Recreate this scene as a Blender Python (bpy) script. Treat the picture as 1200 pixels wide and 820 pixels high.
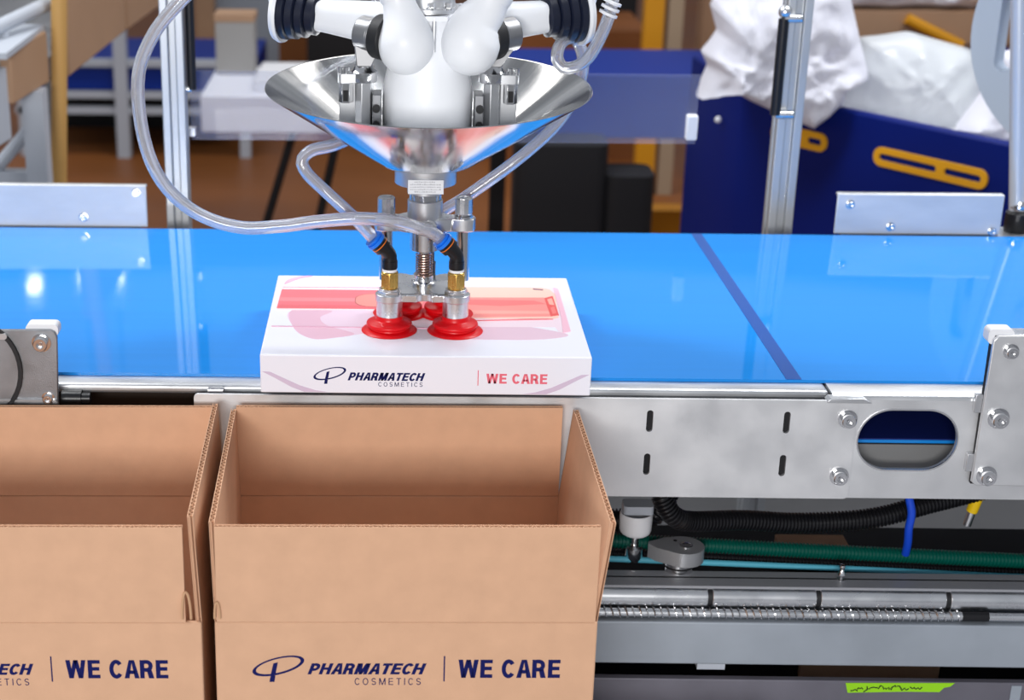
import bpy, bmesh, math, random
from math import pi, sin, cos, radians, sqrt, atan2
from mathutils import Vector, Matrix, noise
from mathutils.geometry import tessellate_polygon

random.seed(7)
for o in list(bpy.data.objects): bpy.data.objects.remove(o)
scene = bpy.context.scene
COL = scene.collection

# ------------------------------------------------------------------ camera
F_PX, PITCH, ROLL, YAW, CX, CY = 1893.4, .352, .00628, .01165, 439.4, 410.0
cam_pos = Vector((.12, -1.3676, .545))
def camera_axes():
    cp, sp = cos(PITCH), sin(PITCH)
    r, f, d = Vector((1,0,0)), Vector((0,cp,-sp)), Vector((0,-sp,-cp))
    Z = Matrix.Rotation(YAW, 3, 'Z')
    r, f, d = Z@r, Z@f, Z@d
    c, s = cos(ROLL), sin(ROLL)
    return c*r - s*d, s*r + c*d, f
_r, _d, _f = camera_axes()
cam_data = bpy.data.cameras.new('camera')
cam = bpy.data.objects.new('camera', cam_data); COL.objects.link(cam)
cam.matrix_world = Matrix(((_r.x, -_d.x, -_f.x, cam_pos.x), (_r.y, -_d.y, -_f.y, cam_pos.y), (_r.z, -_d.z, -_f.z, cam_pos.z), (0,0,0,1)))
cam_data.sensor_fit = 'HORIZONTAL'; cam_data.sensor_width = 36.0
cam_data.lens = F_PX/1200*36.0
cam_data.shift_x = (600-CX)/1200; cam_data.shift_y = (CY-410)/1200
cam_data.clip_start = .05; cam_data.clip_end = 60
cam_data.dof.use_dof = True; cam_data.dof.focus_distance = 1.43; cam_data.dof.aperture_fstop = 7.5
scene.camera = cam

# ------------------------------------------------------------------ world, lights, exposure
world = bpy.data.worlds.new('hall_light'); scene.world = world; world.use_nodes = True
wb = world.node_tree.nodes['Background']
wb.inputs[0].default_value = (.86, .91, 1.0, 1); wb.inputs[1].default_value = .30
def area_light(name, loc, target, sx, sy, power, color=(1,1,1)):
    L = bpy.data.lights.new(name, 'AREA'); L.shape = 'RECTANGLE'; L.size = sx; L.size_y = sy
    L.energy = power; L.color = color
    o = bpy.data.objects.new(name, L); COL.objects.link(o); o.location = loc
    o.rotation_euler = (Vector(target)-Vector(loc)).to_track_quat('-Z', 'Y').to_euler()
    return o
area_light('front_softbox', (-.35, -3.0, .62), (.2, .1, -.05), 1.1, .50, 48, (1, .985, .97))
area_light('ceiling_light_row', (-1.25, .75, 2.3), (.1, .2, 0), .45, 1.3, 43, (.96, .98, 1))
area_light('ceiling_light_row_right', (1.65, .75, 2.3), (.2, .2, 0), .45, 1.3, 43, (.96, .98, 1))
area_light('ceiling_light_row_far', (.2, 3.4, 3.0), (.2, 3.2, 0), 5.0, .6, 50, (1, .97, .93))
vs = scene.view_settings
vs.view_transform = 'Standard'; vs.look = 'None'; vs.gamma = 1; vs.exposure = .42
vs.use_curve_mapping = False

# ------------------------------------------------------------------ materials
def srgb(r, g, b):
    f = lambda c: (c/255/12.92) if c/255 <= .04045 else ((c/255+.055)/1.055)**2.4
    return (f(r), f(g), f(b))
MATS = {}
def mat(name, col, rough=.5, metal=0, var=0, vscale=(20,20,20), rvar=0, bump=0, bscale=200, spec=.5, coat=0, emit=0, detail=4, trans=0, ior=1.45, alpha=1):
    if name in MATS: return MATS[name]
    m = bpy.data.materials.new(name); m.use_nodes = True
    nt = m.node_tree; b = nt.nodes['Principled BSDF']
    b.inputs['Base Color'].default_value = (*col, 1); b.inputs['Roughness'].default_value = rough
    b.inputs['Metallic'].default_value = metal; b.inputs['Specular IOR Level'].default_value = spec
    b.inputs['Coat Weight'].default_value = coat; b.inputs['Coat Roughness'].default_value = .08
    b.inputs['Transmission Weight'].default_value = trans; b.inputs['IOR'].default_value = ior
    b.inputs['Alpha'].default_value = alpha
    if emit:
        b.inputs['Emission Color'].default_value = (*col, 1); b.inputs['Emission Strength'].default_value = emit
    if var or rvar or bump:
        tc = nt.nodes.new('ShaderNodeTexCoord'); mp = nt.nodes.new('ShaderNodeMapping')
        mp.inputs['Scale'].default_value = vscale
        nt.links.new(tc.outputs['Object'], mp.inputs['Vector'])
        n = nt.nodes.new('ShaderNodeTexNoise'); n.inputs['Scale'].default_value = 1; n.inputs['Detail'].default_value = detail
        nt.links.new(mp.outputs[0], n.inputs['Vector'])
        if var:
            cr = nt.nodes.new('ShaderNodeMapRange'); cr.inputs[1].default_value = .25; cr.inputs[2].default_value = .75
            cr.inputs[3].default_value = 1-var; cr.inputs[4].default_value = 1+var
            nt.links.new(n.outputs[0], cr.inputs[0])
            mx = nt.nodes.new('ShaderNodeVectorMath'); mx.operation = 'SCALE'; mx.inputs[0].default_value = col
            nt.links.new(cr.outputs[0], mx.inputs['Scale']); nt.links.new(mx.outputs[0], b.inputs['Base Color'])
        if rvar:
            rr = nt.nodes.new('ShaderNodeMapRange'); rr.inputs[1].default_value = .3; rr.inputs[2].default_value = .7
            rr.inputs[3].default_value = max(.02, rough-rvar); rr.inputs[4].default_value = rough+rvar
            nt.links.new(n.outputs[0], rr.inputs[0]); nt.links.new(rr.outputs[0], b.inputs['Roughness'])
        if bump:
            n2 = nt.nodes.new('ShaderNodeTexNoise'); n2.inputs['Scale'].default_value = bscale; n2.inputs['Detail'].default_value = 3
            nt.links.new(tc.outputs['Object'], n2.inputs['Vector'])
            bp = nt.nodes.new('ShaderNodeBump'); bp.inputs['Strength'].default_value = bump; bp.inputs['Distance'].default_value = .001
            nt.links.new(n2.outputs[0], bp.inputs['Height']); nt.links.new(bp.outputs[0], b.inputs['Normal'])
    MATS[name] = m; return m
def clear_sheet(name, tint, mixf, rough=.05):
    m = bpy.data.materials.new(name); m.use_nodes = True; nt = m.node_tree
    b = nt.nodes['Principled BSDF']; b.inputs['Base Color'].default_value = (*tint, 1); b.inputs['Roughness'].default_value = rough
    t = nt.nodes.new('ShaderNodeBsdfTransparent'); x = nt.nodes.new('ShaderNodeMixShader'); x.inputs[0].default_value = mixf
    nt.links.new(t.outputs[0], x.inputs[1]); nt.links.new(b.outputs[0], x.inputs[2])
    nt.links.new(x.outputs[0], nt.nodes['Material Output'].inputs[0]); return m

BELT   = mat('belt_blue', srgb(32,134,218), .05, 0, .03, (3,90,3), .01, spec=.35)
BELTIN = mat('belt_fabric_navy', srgb(14,34,110), .6)
SEAM   = mat('belt_seam', srgb(34,80,156), .3, spec=.3)
STEEL  = mat('brushed_steel', (.60,.61,.63), .38, .85, .08, (14,60,14), .08, .06, 900, detail=8)
STEELP = mat('mottled_steel_plate', (.74,.745,.76), .42, .75, .06, (22,22,22), .10, .12, 1200, detail=8)
STEELD = mat('dark_and_shaded_steel', (.27,.275,.29), .45, .9, .18, (30,30,30), .08, .25, 1500, detail=8)
CHROME = mat('polished_steel', (.72,.72,.73), .16, 1, .05, (40,40,40), .04)
BOWLM  = mat('spun_steel', (.62,.62,.63), .2, 1)
ALU    = mat('satin_aluminium', (.74,.75,.77), .28, 1, .06, (30,30,30), .05)
ALUB   = mat('anodised_profile', (.52,.54,.56), .42, .7, .05, (20,20,6), .04)
BEAMG  = mat('grey_painted_beam', srgb(160,168,178), .45, .3, .08, (18,18,18), .05)
BEAMD  = mat('dark_grey_beam', srgb(112,110,120), .45, .3, .14, (16,16,16), .05)
CAST   = mat('cast_steel', (.34,.34,.35), .38, .9, .1, (40,40,40), .05)
BLACK  = mat('black_plastic', (.008,.008,.010), .32)
RUBBER = mat('black_rubber', (.010,.010,.012), .55)
NAVYJ  = mat('navy_ribbed_plastic', srgb(18,24,44), .38)
WHITEP = mat('robot_white', srgb(238,240,244), .42, coat=.08)
WHITEM = mat('white_paint', srgb(235,236,240), .45)
GREYP  = mat('pale_grey_paint', srgb(176,182,192), .5)
RED    = mat('red_silicone', srgb(214,6,18), .35, spec=.4)
BRASS  = mat('brass', (.78,.50,.14), .25, 1, .08, (60,60,60), .05)
BLUEF  = mat('blue_collar', srgb(20,120,235), .4)
KRAFT  = mat('kraft_board', srgb(208,165,134), .85, 0, .05, (45,45,45), 0, .12, 700, spec=.25, detail=8)
KRAFTE = mat('kraft_edge', srgb(196,156,122), .9, spec=.2)
INK    = mat('navy_ink', srgb(14,20,84), .7, spec=.2)
CARD   = mat('white_gloss_card', srgb(240,240,250), .28, spec=.5)
INKP   = mat('pink_ink', srgb(234,106,124), .5)
GREENH = mat('teal_hose', srgb(0,84,72), .35)
CYAN   = mat('cyan_cord', srgb(88,176,200), .4)
YEL    = mat('yellow_plastic', srgb(230,190,10), .45)
BINB   = mat('bin_navy', srgb(0,24,104), .5, 0, .08, (4,4,4), .05, spec=.2)
GUIDE  = mat('satin_guide_steel', (.66,.67,.69), .42, .25, .10, (12,12,40), .06)
HANDLE = mat('bin_yellow', srgb(226,160,20), .45)
BAG    = mat('white_bag_fabric', srgb(226,226,236), .7, bump=.3, bscale=60)
BAGC   = clear_sheet('cloudy_plastic_film', (.72,.75,.78), .80, .3)
ACRYL  = clear_sheet('clear_acrylic', (.46,.48,.66), .15, .04)
FLOORM = mat('brown_floor', srgb(128,76,34), .45, 0, .30, (1.1,1.6,1), .08)
TAN    = mat('tan_panel', srgb(166,132,104), .6, 0, .08, (6,6,6))
YPOLE  = mat('ochre_pole', srgb(190,148,86), .5)
BLUEB  = mat('bench_blue', srgb(0,40,130), .5, spec=.3)
BLACKB = mat('matt_black', (.006,.006,.008), .7)
TAPE   = mat('lime_tape', srgb(150,215,20), .5)
TUBE   = mat('clear_hose', (.90,.92,.97), .06, trans=.82, ior=1.42)
LENSM  = mat('lamp_white', (1,1,1), .5, emit=12)
BROWNB = mat('brown_box', srgb(132,78,36), .7, 0, .12, (5,5,5))

# radial highlight streaks of the brushed bowl, put into its colour: roughness and tone vary with the angle round its axis
_nt=BOWLM.node_tree; _b=_nt.nodes['Principled BSDF']; _N=_nt.nodes.new; _L=_nt.links.new
_tc=_N('ShaderNodeTexCoord'); _gr=_N('ShaderNodeTexGradient'); _gr.gradient_type='RADIAL'; _L(_tc.outputs['Object'],_gr.inputs[0])
_no=_N('ShaderNodeTexNoise'); _no.noise_dimensions='1D'; _no.inputs['Scale'].default_value=26; _no.inputs['Detail'].default_value=5
_L(_gr.outputs['Fac'],_no.inputs['W'])
_m1=_N('ShaderNodeMapRange'); _m1.inputs[1].default_value=.3; _m1.inputs[2].default_value=.7; _m1.inputs[3].default_value=.08; _m1.inputs[4].default_value=.20
_L(_no.outputs[0],_m1.inputs[0]); _L(_m1.outputs[0],_b.inputs['Roughness'])
_m2=_N('ShaderNodeMapRange'); _m2.inputs[1].default_value=.3; _m2.inputs[2].default_value=.7; _m2.inputs[3].default_value=.42; _m2.inputs[4].default_value=.68
_L(_no.outputs[0],_m2.inputs[0]); _cb=_N('ShaderNodeCombineColor'); [_L(_m2.outputs[0],_cb.inputs[i]) for i in range(3)]; _L(_cb.outputs[0],_b.inputs['Base Color'])
# ------------------------------------------------------------------ mesh helpers
class MB:
    def __init__(s): s.v=[]; s.f=[]
    def add(s, vs, fs, M=None):
        k=len(s.v)
        s.v += [tuple(M@Vector(p)) if M else tuple(p) for p in vs]
        s.f += [tuple(i+k for i in f) for f in fs]; return s
    def box(s, x0,x1,y0,y1,z0,z1, M=None):
        return s.add([(x0,y0,z0),(x1,y0,z0),(x1,y1,z0),(x0,y1,z0),(x0,y0,z1),(x1,y0,z1),(x1,y1,z1),(x0,y1,z1)],
            [(0,3,2,1),(4,5,6,7),(0,1,5,4),(1,2,6,5),(2,3,7,6),(3,0,4,7)], M)
    def lathe(s, prof, n=32, M=None, close=True):
        """prof: list of (r,z) from bottom to top around local Z"""
        vs=[]; fs=[]; rings=[]
        for r,z in prof:
            if r < 1e-6: rings.append([len(vs)]); vs.append((0,0,z))
            else:
                rings.append(list(range(len(vs), len(vs)+n)))
                vs += [(r*cos(2*pi*i/n), r*sin(2*pi*i/n), z) for i in range(n)]
        for a,b in zip(rings, rings[1:]):
            for i in range(n):
                j=(i+1)%n
                if len(a)==1 and len(b)==1: continue
                if len(a)==1: fs.append((a[0], b[j], b[i]))
                elif len(b)==1: fs.append((a[i], a[j], b[0]))
                else: fs.append((a[i],a[j],b[j],b[i]))
        if close:
            if len(rings[0])>1: fs.append(tuple(reversed(rings[0])))
            if len(rings[-1])>1: fs.append(tuple(rings[-1]))
        return s.add(vs, fs, M)
    def cyl(s, p0, p1, r0, r1=None, n=24):
        r1 = r0 if r1 is None else r1
        p0,p1=Vector(p0),Vector(p1); d=p1-p0
        M=Matrix.Translation(p0)@d.to_track_quat('Z','Y').to_matrix().to_4x4()
        return s.lathe([(r0,0),(r1,d.length)], n, M)
    def sphere(s, c, r, n=24, sc=(1,1,1)):
        m=n//2
        pr=[(max(0,r*sin(pi*i/m)), -r*cos(pi*i/m)) for i in range(m+1)]; pr[0]=(0,-r); pr[-1]=(0,r)
        return s.lathe(pr, n, Matrix.Translation(Vector(c))@Matrix.Diagonal((*sc,1)))
    def prism(s, loops, h, M=None, z0=0):
        """loops: outer 2D polygon + holes, extruded from z0 to z0+h along local Z"""
        flat=[p for l in loops for p in l]; n=len(flat)
        tris=tessellate_polygon([[Vector((p[0],p[1],0)) for p in l] for l in loops])
        vs=[(p[0],p[1],z0) for p in flat]+[(p[0],p[1],z0+h) for p in flat]; fs=[]
        for t in tris:
            a,b,c=(flat[i] for i in t)
            if (b[0]-a[0])*(c[1]-a[1])-(b[1]-a[1])*(c[0]-a[0])<0: t=(t[0],t[2],t[1])
            fs.append(tuple(i+n for i in t)); fs.append(tuple(reversed(t)))
        k=0
        for li,l in enumerate(loops):
            m=len(l); A=sum(l[i][0]*l[(i+1)%m][1]-l[(i+1)%m][0]*l[i][1] for i in range(m))
            ccw = (A>0) == (li==0)
            for i in range(m):
                a,b=k+i,k+(i+1)%m
                fs.append((a,b,b+n,a+n) if ccw else (b,a,a+n,b+n))
            k+=m
        return s.add(vs, fs, M)
    def tube(s, pts, r, n=12, rfun=None, caps=True, flip=False):
        pts=[Vector(p) for p in pts]; m=len(pts); vs=[]; fs=[]
        up=None
        for i,p in enumerate(pts):
            t=(pts[min(i+1,m-1)]-pts[max(i-1,0)]).normalized()
            if up is None:
                up=t.orthogonal().normalized()
            else:
                up=(up-t*up.dot(t)).normalized()
            w=t.cross(up); rr=rfun(i) if rfun else r
            vs+=[tuple(p+(up*cos(2*pi*k/n)+w*sin(2*pi*k/n))*rr) for k in range(n)]
        for i in range(m-1):
            for k in range(n):
                q=(i*n+k, i*n+(k+1)%n, (i+1)*n+(k+1)%n, (i+1)*n+k)
                fs.append(tuple(reversed(q)) if flip else q)
        if caps:
            fs.append(tuple(reversed(range(n)))); fs.append(tuple(range((m-1)*n, m*n)))
        return s.add(vs, fs)
    def build(s, name, m, parent=None, bevel=0, angle=35, seg=2, smooth=True):
        me=bpy.data.meshes.new(name); me.from_pydata(s.v, [], s.f); me.update()
        if smooth:
            for p in me.polygons: p.use_smooth=True
            me.set_sharp_from_angle(angle=radians(angle))
        o=bpy.data.objects.new(name, me); COL.objects.link(o)
        if m: me.materials.append(m)
        if parent: o.parent=parent
        if bevel:
            b=o.modifiers.new('bevel','BEVEL'); b.width=bevel; b.segments=seg; b.limit_method='ANGLE'; b.angle_limit=radians(40); b.harden_normals=False
        return o
def spline(pts, sub=8):
    P=[Vector(p) for p in pts]; out=[]
    for i in range(len(P)-1):
        p0=P[max(i-1,0)]; p1=P[i]; p2=P[i+1]; p3=P[min(i+2,len(P)-1)]
        for k in range(sub):
            t=k/sub; t2=t*t; t3=t2*t
            out.append(.5*((2*p1)+(p2-p0)*t+(2*p0-5*p1+4*p2-p3)*t2+(3*p1-p0-3*p2+p3)*t3))
    out.append(P[-1]); return out
def resample(pts, n):
    L=[0]
    for a,b in zip(pts,pts[1:]): L.append(L[-1]+(b-a).length)
    out=[]; j=0
    for i in range(n):
        d=L[-1]*i/(n-1)
        while j<len(L)-2 and L[j+1]<d: j+=1
        t=(d-L[j])/max(1e-9,L[j+1]-L[j]); out.append(pts[j].lerp(pts[j+1], t))
    return out
def rrect(x0,x1,y0,y1,r,n=6):
    out=[]
    for cx,cy,a in ((x1-r,y1-r,0),(x0+r,y1-r,90),(x0+r,y0+r,180),(x1-r,y0+r,270)):
        for k in range(n+1): q=radians(a+90*k/n); out.append((cx+r*cos(q),cy+r*sin(q)))
    return out
def circle(cx,cy,r,n=20): return [(cx+r*cos(2*pi*i/n),cy+r*sin(2*pi*i/n)) for i in range(n)]
XZ = lambda y: Matrix.Translation((0,y,0))@Matrix(((1,0,0,0),(0,0,1,0),(0,1,0,0),(0,0,0,1)))   # local (u,v,w) -> (u, y+w, v) : w goes away
def thing(name, label, cat, loc=(0,0,0), rz=0, group=None):
    o=bpy.data.objects.new(name,None); COL.objects.link(o); o.location=loc; o.rotation_euler=(0,0,rz)
    o.empty_display_size=.05
    return tag(o,label,cat,group)
def tag(o,label,cat,group=None):
    o['label']=label; o['category']=cat
    if group: o['group']=group
    return o
def struct(o, label=None):
    o['kind']='structure'
    if label: o['label']=label
    return o
def copy_tree(o, parent=None):
    c=o.copy(); COL.objects.link(c); c.parent=parent
    for ch in list(o.children): copy_tree(ch,c)
    return c
def share(o, M, parent):
    """a copy of a mesh object with shared mesh, placed by matrix M under parent"""
    c=o.copy(); COL.objects.link(c); c.parent=parent; c.matrix_local=M; return c
def fix_normals(o):
    bm=bmesh.new(); bm.from_mesh(o.data); bmesh.ops.recalc_face_normals(bm, faces=bm.faces); bm.to_mesh(o.data); bm.free()

def ribbon(pts,t):
    """polyline with mitred joins, returned as quads"""
    L=[];Rr=[];n=len(pts)
    for i in range(n):
        p=Vector(pts[i]); d0=(p-Vector(pts[i-1])).normalized() if i>0 else None; d1=(Vector(pts[i+1])-p).normalized() if i<n-1 else None
        if d0 is None: nn=Vector((-d1.y,d1.x)); k=1
        elif d1 is None: nn=Vector((-d0.y,d0.x)); k=1
        else:
            n0=Vector((-d0.y,d0.x)); n1=Vector((-d1.y,d1.x)); nn=(n0+n1).normalized(); k=1/max(.4,nn.dot(n1))
        L.append(p+nn*t/2*k); Rr.append(p-nn*t/2*k)
    return [[tuple(L[i]),tuple(L[i+1]),tuple(Rr[i+1]),tuple(Rr[i])] for i in range(n-1)]
def arc(cx,cy,rx,ry,a0,a1,n=14): return [(cx+rx*cos(radians(a0+(a1-a0)*k/n)),cy+ry*sin(radians(a0+(a1-a0)*k/n))) for k in range(n+1)]
def glyph(ch,t):
    """grotesque capital of height 1 and stem t: (advance width, list of quads)"""
    v=t; h=t*.86; H=h/2
    box=lambda x0,x1,y0,y1:[(x0,y0),(x1,y0),(x1,y1),(x0,y1)]
    if ch=='I': return v,[box(0,v,0,1)]
    if ch=='H': return .72,[box(0,v,0,1),box(.72-v,.72,0,1),box(v,.72-v,.52-H,.52+H)]
    if ch=='E': return .62,[box(0,v,0,1),box(v,.62,1-h,1),box(v,.58,.52-H,.52+H),box(v,.62,0,h)]
    if ch=='T': return .64,[box(0,.64,1-h,1),box(.32-v/2,.32+v/2,0,1-h)]
    if ch in 'PR':
        top=1-H; mid=.43 if ch=='P' else .46
        r=(top-mid)/2; w=.66
        q=[box(0,v,0,1)]+ribbon([(v,top)]+[(w-v/2-r*.95+(x)*1,y) for x,y in arc(0,(top+mid)/2,r*.95,r,90,-90)]+[(v,mid)],h if False else (h+v)/2)
        if ch=='R': q.append([(.34,mid),(.34+v*1.12,mid),(.71,0),(.71-v*1.2,0)]); w=.71
        return w,q
    if ch=='C':
        rx,ry=.36-v/2,.51-H
        return .665,ribbon(arc(.36,.5,rx,ry,38,322,22),(h+v)/2)
    if ch=='O':
        rx,ry=.38-v/2,.51-H
        return .76,ribbon(arc(.38,.5,rx,ry,0,360,28),(h+v)/2)
    if ch=='S':
        rx=.31-v/2; r1=(1-h)/4
        p=arc(.31,1-H-r1,rx*.95,r1,20,270,14)[:-1]+arc(.31,H+r1,rx,r1,90,-160,14)
        return .62,ribbon(p,(h+v)/2)
    if ch=='A':
        w=.76; k=v*1.08
        return w,[[(0,0),(k,0),(w/2+k*.10,1),(w/2-k*.55,1)],[(w-k,0),(w,0),(w/2+k*.55,1),(w/2-k*.10,1)],box(.20,w-.20,.24,.24+h)]
    if ch=='M':
        w=.86
        return w,[box(0,v,0,1),box(w-v,w,0,1),[(0,1),(v*1.35,1),(w/2+v*.42,0),(w/2-v*.42,0)],[(w-v*1.35,1),(w,1),(w/2+v*.42,0),(w/2-v*.42,0)]]
    if ch=='W':
        w=1.02; k=v*1.0
        return w,[[(0,1),(k,1),(.27+k*.42,0),(.27-k*.5,0)],[(w/2-k*.5,1),(w/2+k*.42,1),(.27+k*.5,0),(.27-k*.42,0)],[(w/2-k*.42,1),(w/2+k*.5,1),(w-.27+k*.42,0),(w-.27-k*.5,0)],[(w-k,1),(w,1),(w-.27+k*.5,0),(w-.27-k*.42,0)]]
    return .26,[]
def text_obj(name, s, x0,x1,z0,z1, y, m, parent, stem=.21, shear=0, gap=.09, depth=.00015):
    """flat lettering on a vertical face that looks towards -Y, fitted in the box x0..x1, z0..z1"""
    polys=[]; x=0
    for ch in s:
        w,q=glyph(ch,stem); polys+=[[(px+x+shear*py,py) for px,py in g] for g in q]; x+=w+gap*(.35 if ch in 'A' else 1)
    xs=[p[0] for g in polys for p in g]; a,b=min(xs),max(xs)
    mb=MB()
    for i,g in enumerate(polys):
        G=[(x0+(px-a)/(b-a)*(x1-x0), z0+py*(z1-z0)) for px,py in g]
        A=sum(G[k][0]*G[(k+1)%4][1]-G[(k+1)%4][0]*G[k][1] for k in range(4))
        if A<0: G.reverse()
        mb.prism([G],depth,XZ(y-depth))
    o=mb.build(name,m,parent,smooth=False); fix_normals(o); return o
def logo(parent, x0,x1,z0,z1, y, m):
    """slanted elliptical ring, thick at both ends, with a slanted stem through its left part"""
    w,h=x1-x0,z1-z0
    N=64; out=[];inn=[]
    ang=radians(14) 
    A=.5*w*.99; B=A*.34
    cx=x0+w/2; cz=z0+h*.62
    for i in range(N):
        t=2*pi*i/N
        ex,ez=A*cos(t),B*sin(t); ix,iz=A*.86*cos(t)+A*.00, B*.80*sin(t)
        f=lambda px,pz:(cx+px*cos(ang)-pz*sin(ang)*.6, cz+(px*sin(ang)+pz*cos(ang))*(h/w/.5))
        out.append(f(ex,ez)); inn.append(f(ix,iz+ (B*.03)))
    mb=MB(); mb.prism([out,inn],.00015,XZ(y-.00015))
    mb.build('printed_logo_ring',m,parent,smooth=False)
    sx=x0+w*.36; sw=w*.088
    mb=MB()
    mb.prism([[(sx,z0+h*.31),(sx+sw,z0+h*.31),(sx+sw+w*.045,z0+h*.76),(sx+w*.05,z0+h*.72)]],.0002,XZ(y-.0002))
    mb.prism([[(sx-w*.03,z0),(sx+sw-w*.025,z0),(sx+sw-w*.004,z0+h*.245),(sx-w*.006,z0+h*.245)]],.0002,XZ(y-.0002))
    mb.build('printed_logo_stem',m,parent,smooth=False)

def hexagon(r,rot=0): return [(r*cos(rot+pi/3*i),r*sin(rot+pi/3*i)) for i in range(6)]
# one cap screw with washer, pointing along -Y (head towards viewer), base at origin
_scr={}
def screw(r, parent, x, y, z, name='bolt'):
    key=round(r,5)
    if key not in _scr:
        mb=MB(); M=Matrix.Rotation(pi/2,4,'X')   # local z -> -y
        mb.lathe([(r*1.0,0),(r*1.0,r*.18),(r*.74,r*.2),(r*.74,r*.9),(r*.66,r*1.0),(r*.40,r*1.0),(r*.38,r*.55),(r*.18,r*.55),(r*.14,r*.8),(0,r*.8)],20,M)
        _scr[key]=mb.build('bolt',CHROME,parent); o=_scr[key]; o.name=name
        o.location=(x,y,z); return o
    o=share(_scr[key],Matrix.Translation((x,y,z)),parent); o.name=name; return o

# ------------------------------------------------------------------ the setting
FZ=-.90
mb=MB(); mb.box(-9,11,1.2,14,FZ-.05,FZ)
fl0=struct(mb.build('floor',FLOORM), 'brown factory floor behind the conveyor')
mb=MB(); mb.box(-9,11,-6,1.2,FZ-.05,FZ); mb.build('unseen_front_floor',mat('front_floor_added_grey',srgb(150,150,154),.5,0,.06,(3,3,3)),fl0)  # front floor out of view, grey added to keep the steel reflections neutral
mb=MB(); mb.box(-9,11,14,14.1,FZ,4.2)
struct(mb.build('wall_back',GREYP), 'pale far wall of the hall')

# ------------------------------------------------------------------ conveyor
cv=thing('belt_conveyor','steel belt conveyor with bright blue belt under the robot gripper','conveyor',(.2,.29,FZ))
inv=Matrix.Translation((-.2,-.29,-FZ))
def cpart(mb,name,m,parent=None,**k):
    o=mb.build(name,m,parent or cv,**k)
    if parent is None: o.matrix_local=inv
    return o
Y0,Y1=.047,.540
XA,XB=-1.3,1.75
mb=MB(); N=10; zc=-.0315; outer=[]
loop=[]
for i in range(N+1): a=pi/2+pi*i/N; loop.append((XA+.0315*cos(a),zc+.0315*sin(a)))
for i in range(N+1): a=-pi/2+pi*i/N; loop.append((XB+.0315*cos(a),zc+.0315*sin(a)))
inn=[]
for i in range(N+1): a=pi/2+pi*i/N; inn.append((XA+.0285*cos(a),zc+.0285*sin(a)))
for i in range(N+1): a=-pi/2+pi*i/N; inn.append((XB+.0285*cos(a),zc+.0285*sin(a)))
mb.prism([loop,inn],Y1-Y0,XZ(Y0))
belt=cpart(mb,'belt',BELT); belt['label']='bright blue glossy conveyor belt'; fix_normals(belt)
mb=MB(); mb.prism([inn,[(x,z*.995-.0002*0) for x,z in [(zc and p[0]*.9995, zc+(p[1]-zc)*.975) for p in inn]]],Y1-Y0-.002,XZ(Y0+.001))
o=cpart(mb,'belt_lining',BELTIN); fix_normals(o)
mb=MB(); mb.prism([[(.4888,.0475),(.5030,.0475),(.4955,.5395),(.4835,.5395)]],.0004)
o=cpart(mb,'belt_seam',SEAM); o['label']='dark joint strip across the belt'
# rail under the front belt edge
mb=MB(); mb.box(-1.25,.524,.026,.052,-.0125,-.0032); cpart(mb,'edge_rail',STEEL,bevel=.0035,seg=3)
mb=MB(); mb.box(-1.25,1.7,.536,.556,-.06,-.004); cpart(mb,'rear_rail',STEEL,bevel=.002)
mb=MB(); mb.box(-1.2,.522,.056,.060,-.115,-.012); cpart(mb,'inner_skirt',mat('dark_brown_steel',srgb(48,38,32),.5,.4))
# frame plate with oval window and rolled top edge
ov=[]
for k in range(25): q=-pi/2+pi*k/24; ov.append((.6145+.0295*cos(q)-.0005,-.0468+.0297*sin(q)))
for k in range(25): q=pi/2+pi*k/24; ov.append((.5775+.0295*cos(q)+.004,-.0468+.0297*sin(q)))
mb=MB(); mb.prism([[(.52,-.1065),(1.6,-.1065),(1.6,-.0075),(.52,-.0075)],ov],.0035,XZ(.0165))
cpart(mb,'frame_plate',STEELP,smooth=False)
mb=MB(); mb.box(.53,1.6,.0500,.0525,-.1030,-.0660); cpart(mb,'under_skirt',mat('grey_pan',srgb(150,150,150),.45,.5))
mb=MB()
prof=[(.0165,-.0085),(.0168,-.0055),(.0185,-.0035),(.022,-.0025),(.049,-.0025),(.049,-.0085)]
mb.prism([[(a,b) for a,b in prof]],1.08,Matrix(((0,0,1,.525),(1,0,0,0),(0,1,0,0),(0,0,0,1))))
o=cpart(mb,'frame_top_edge',STEEL); fix_normals(o)
mb=MB()
for (a,b) in ((.0,.0),): mb.prism([[(.5185,-.0065),(.5215,-.0040),(.5520,-.0040),(.5600,-.0085),(.5185,-.0085)]],.012,XZ(.010))
cpart(mb,'corner_tab',STEEL,bevel=.0008)
mb=MB()
rim=[(x*1,z) for x,z in ov]
rim2=[(.5980+(x-.5980)*1.028, -.0468+(z+.0468)*1.05) for x,z in ov]
mb.prism([rim2,rim],.0012,XZ(.0153)); cpart(mb,'oval_window_rim',CHROME)
# slotted outer plate
def vslot(x,zm): return rrect(x-.0030,x+.0030,zm-.0108,zm+.0108,.00295,5)
slots=[vslot(x,z) for x in (.3578,.4838) for z in (-.0288,-.0722)]
mb=MB(); mb.prism([rrect(-.0627,.5475,-.1055,-.0068,.004,4)]+slots,.0030,XZ(.0120))
sp=cpart(mb,'slotted_plate',STEELP,smooth=False); sp['label']='brushed steel side plate with four vertical slots'
for x,z in ((.5389,-.0243),(.5371,-.0818)): screw(.0090,sp,x,.012,z)
for x in (.3578,.4838):
    for z in (-.0288,-.0722):
        mb=MB(); mb.box(x-.0045,x+.0045,.0152,.0160,z-.013,z+.013); cpart(mb,'slot_backing',BLACKB,sp)
mb=MB(); mb.cyl((-.050,.018,-.0045),(-.036,.018,-.0045),.003,n=12); cpart(mb,'hinge_pin',CHROME,sp)
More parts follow.
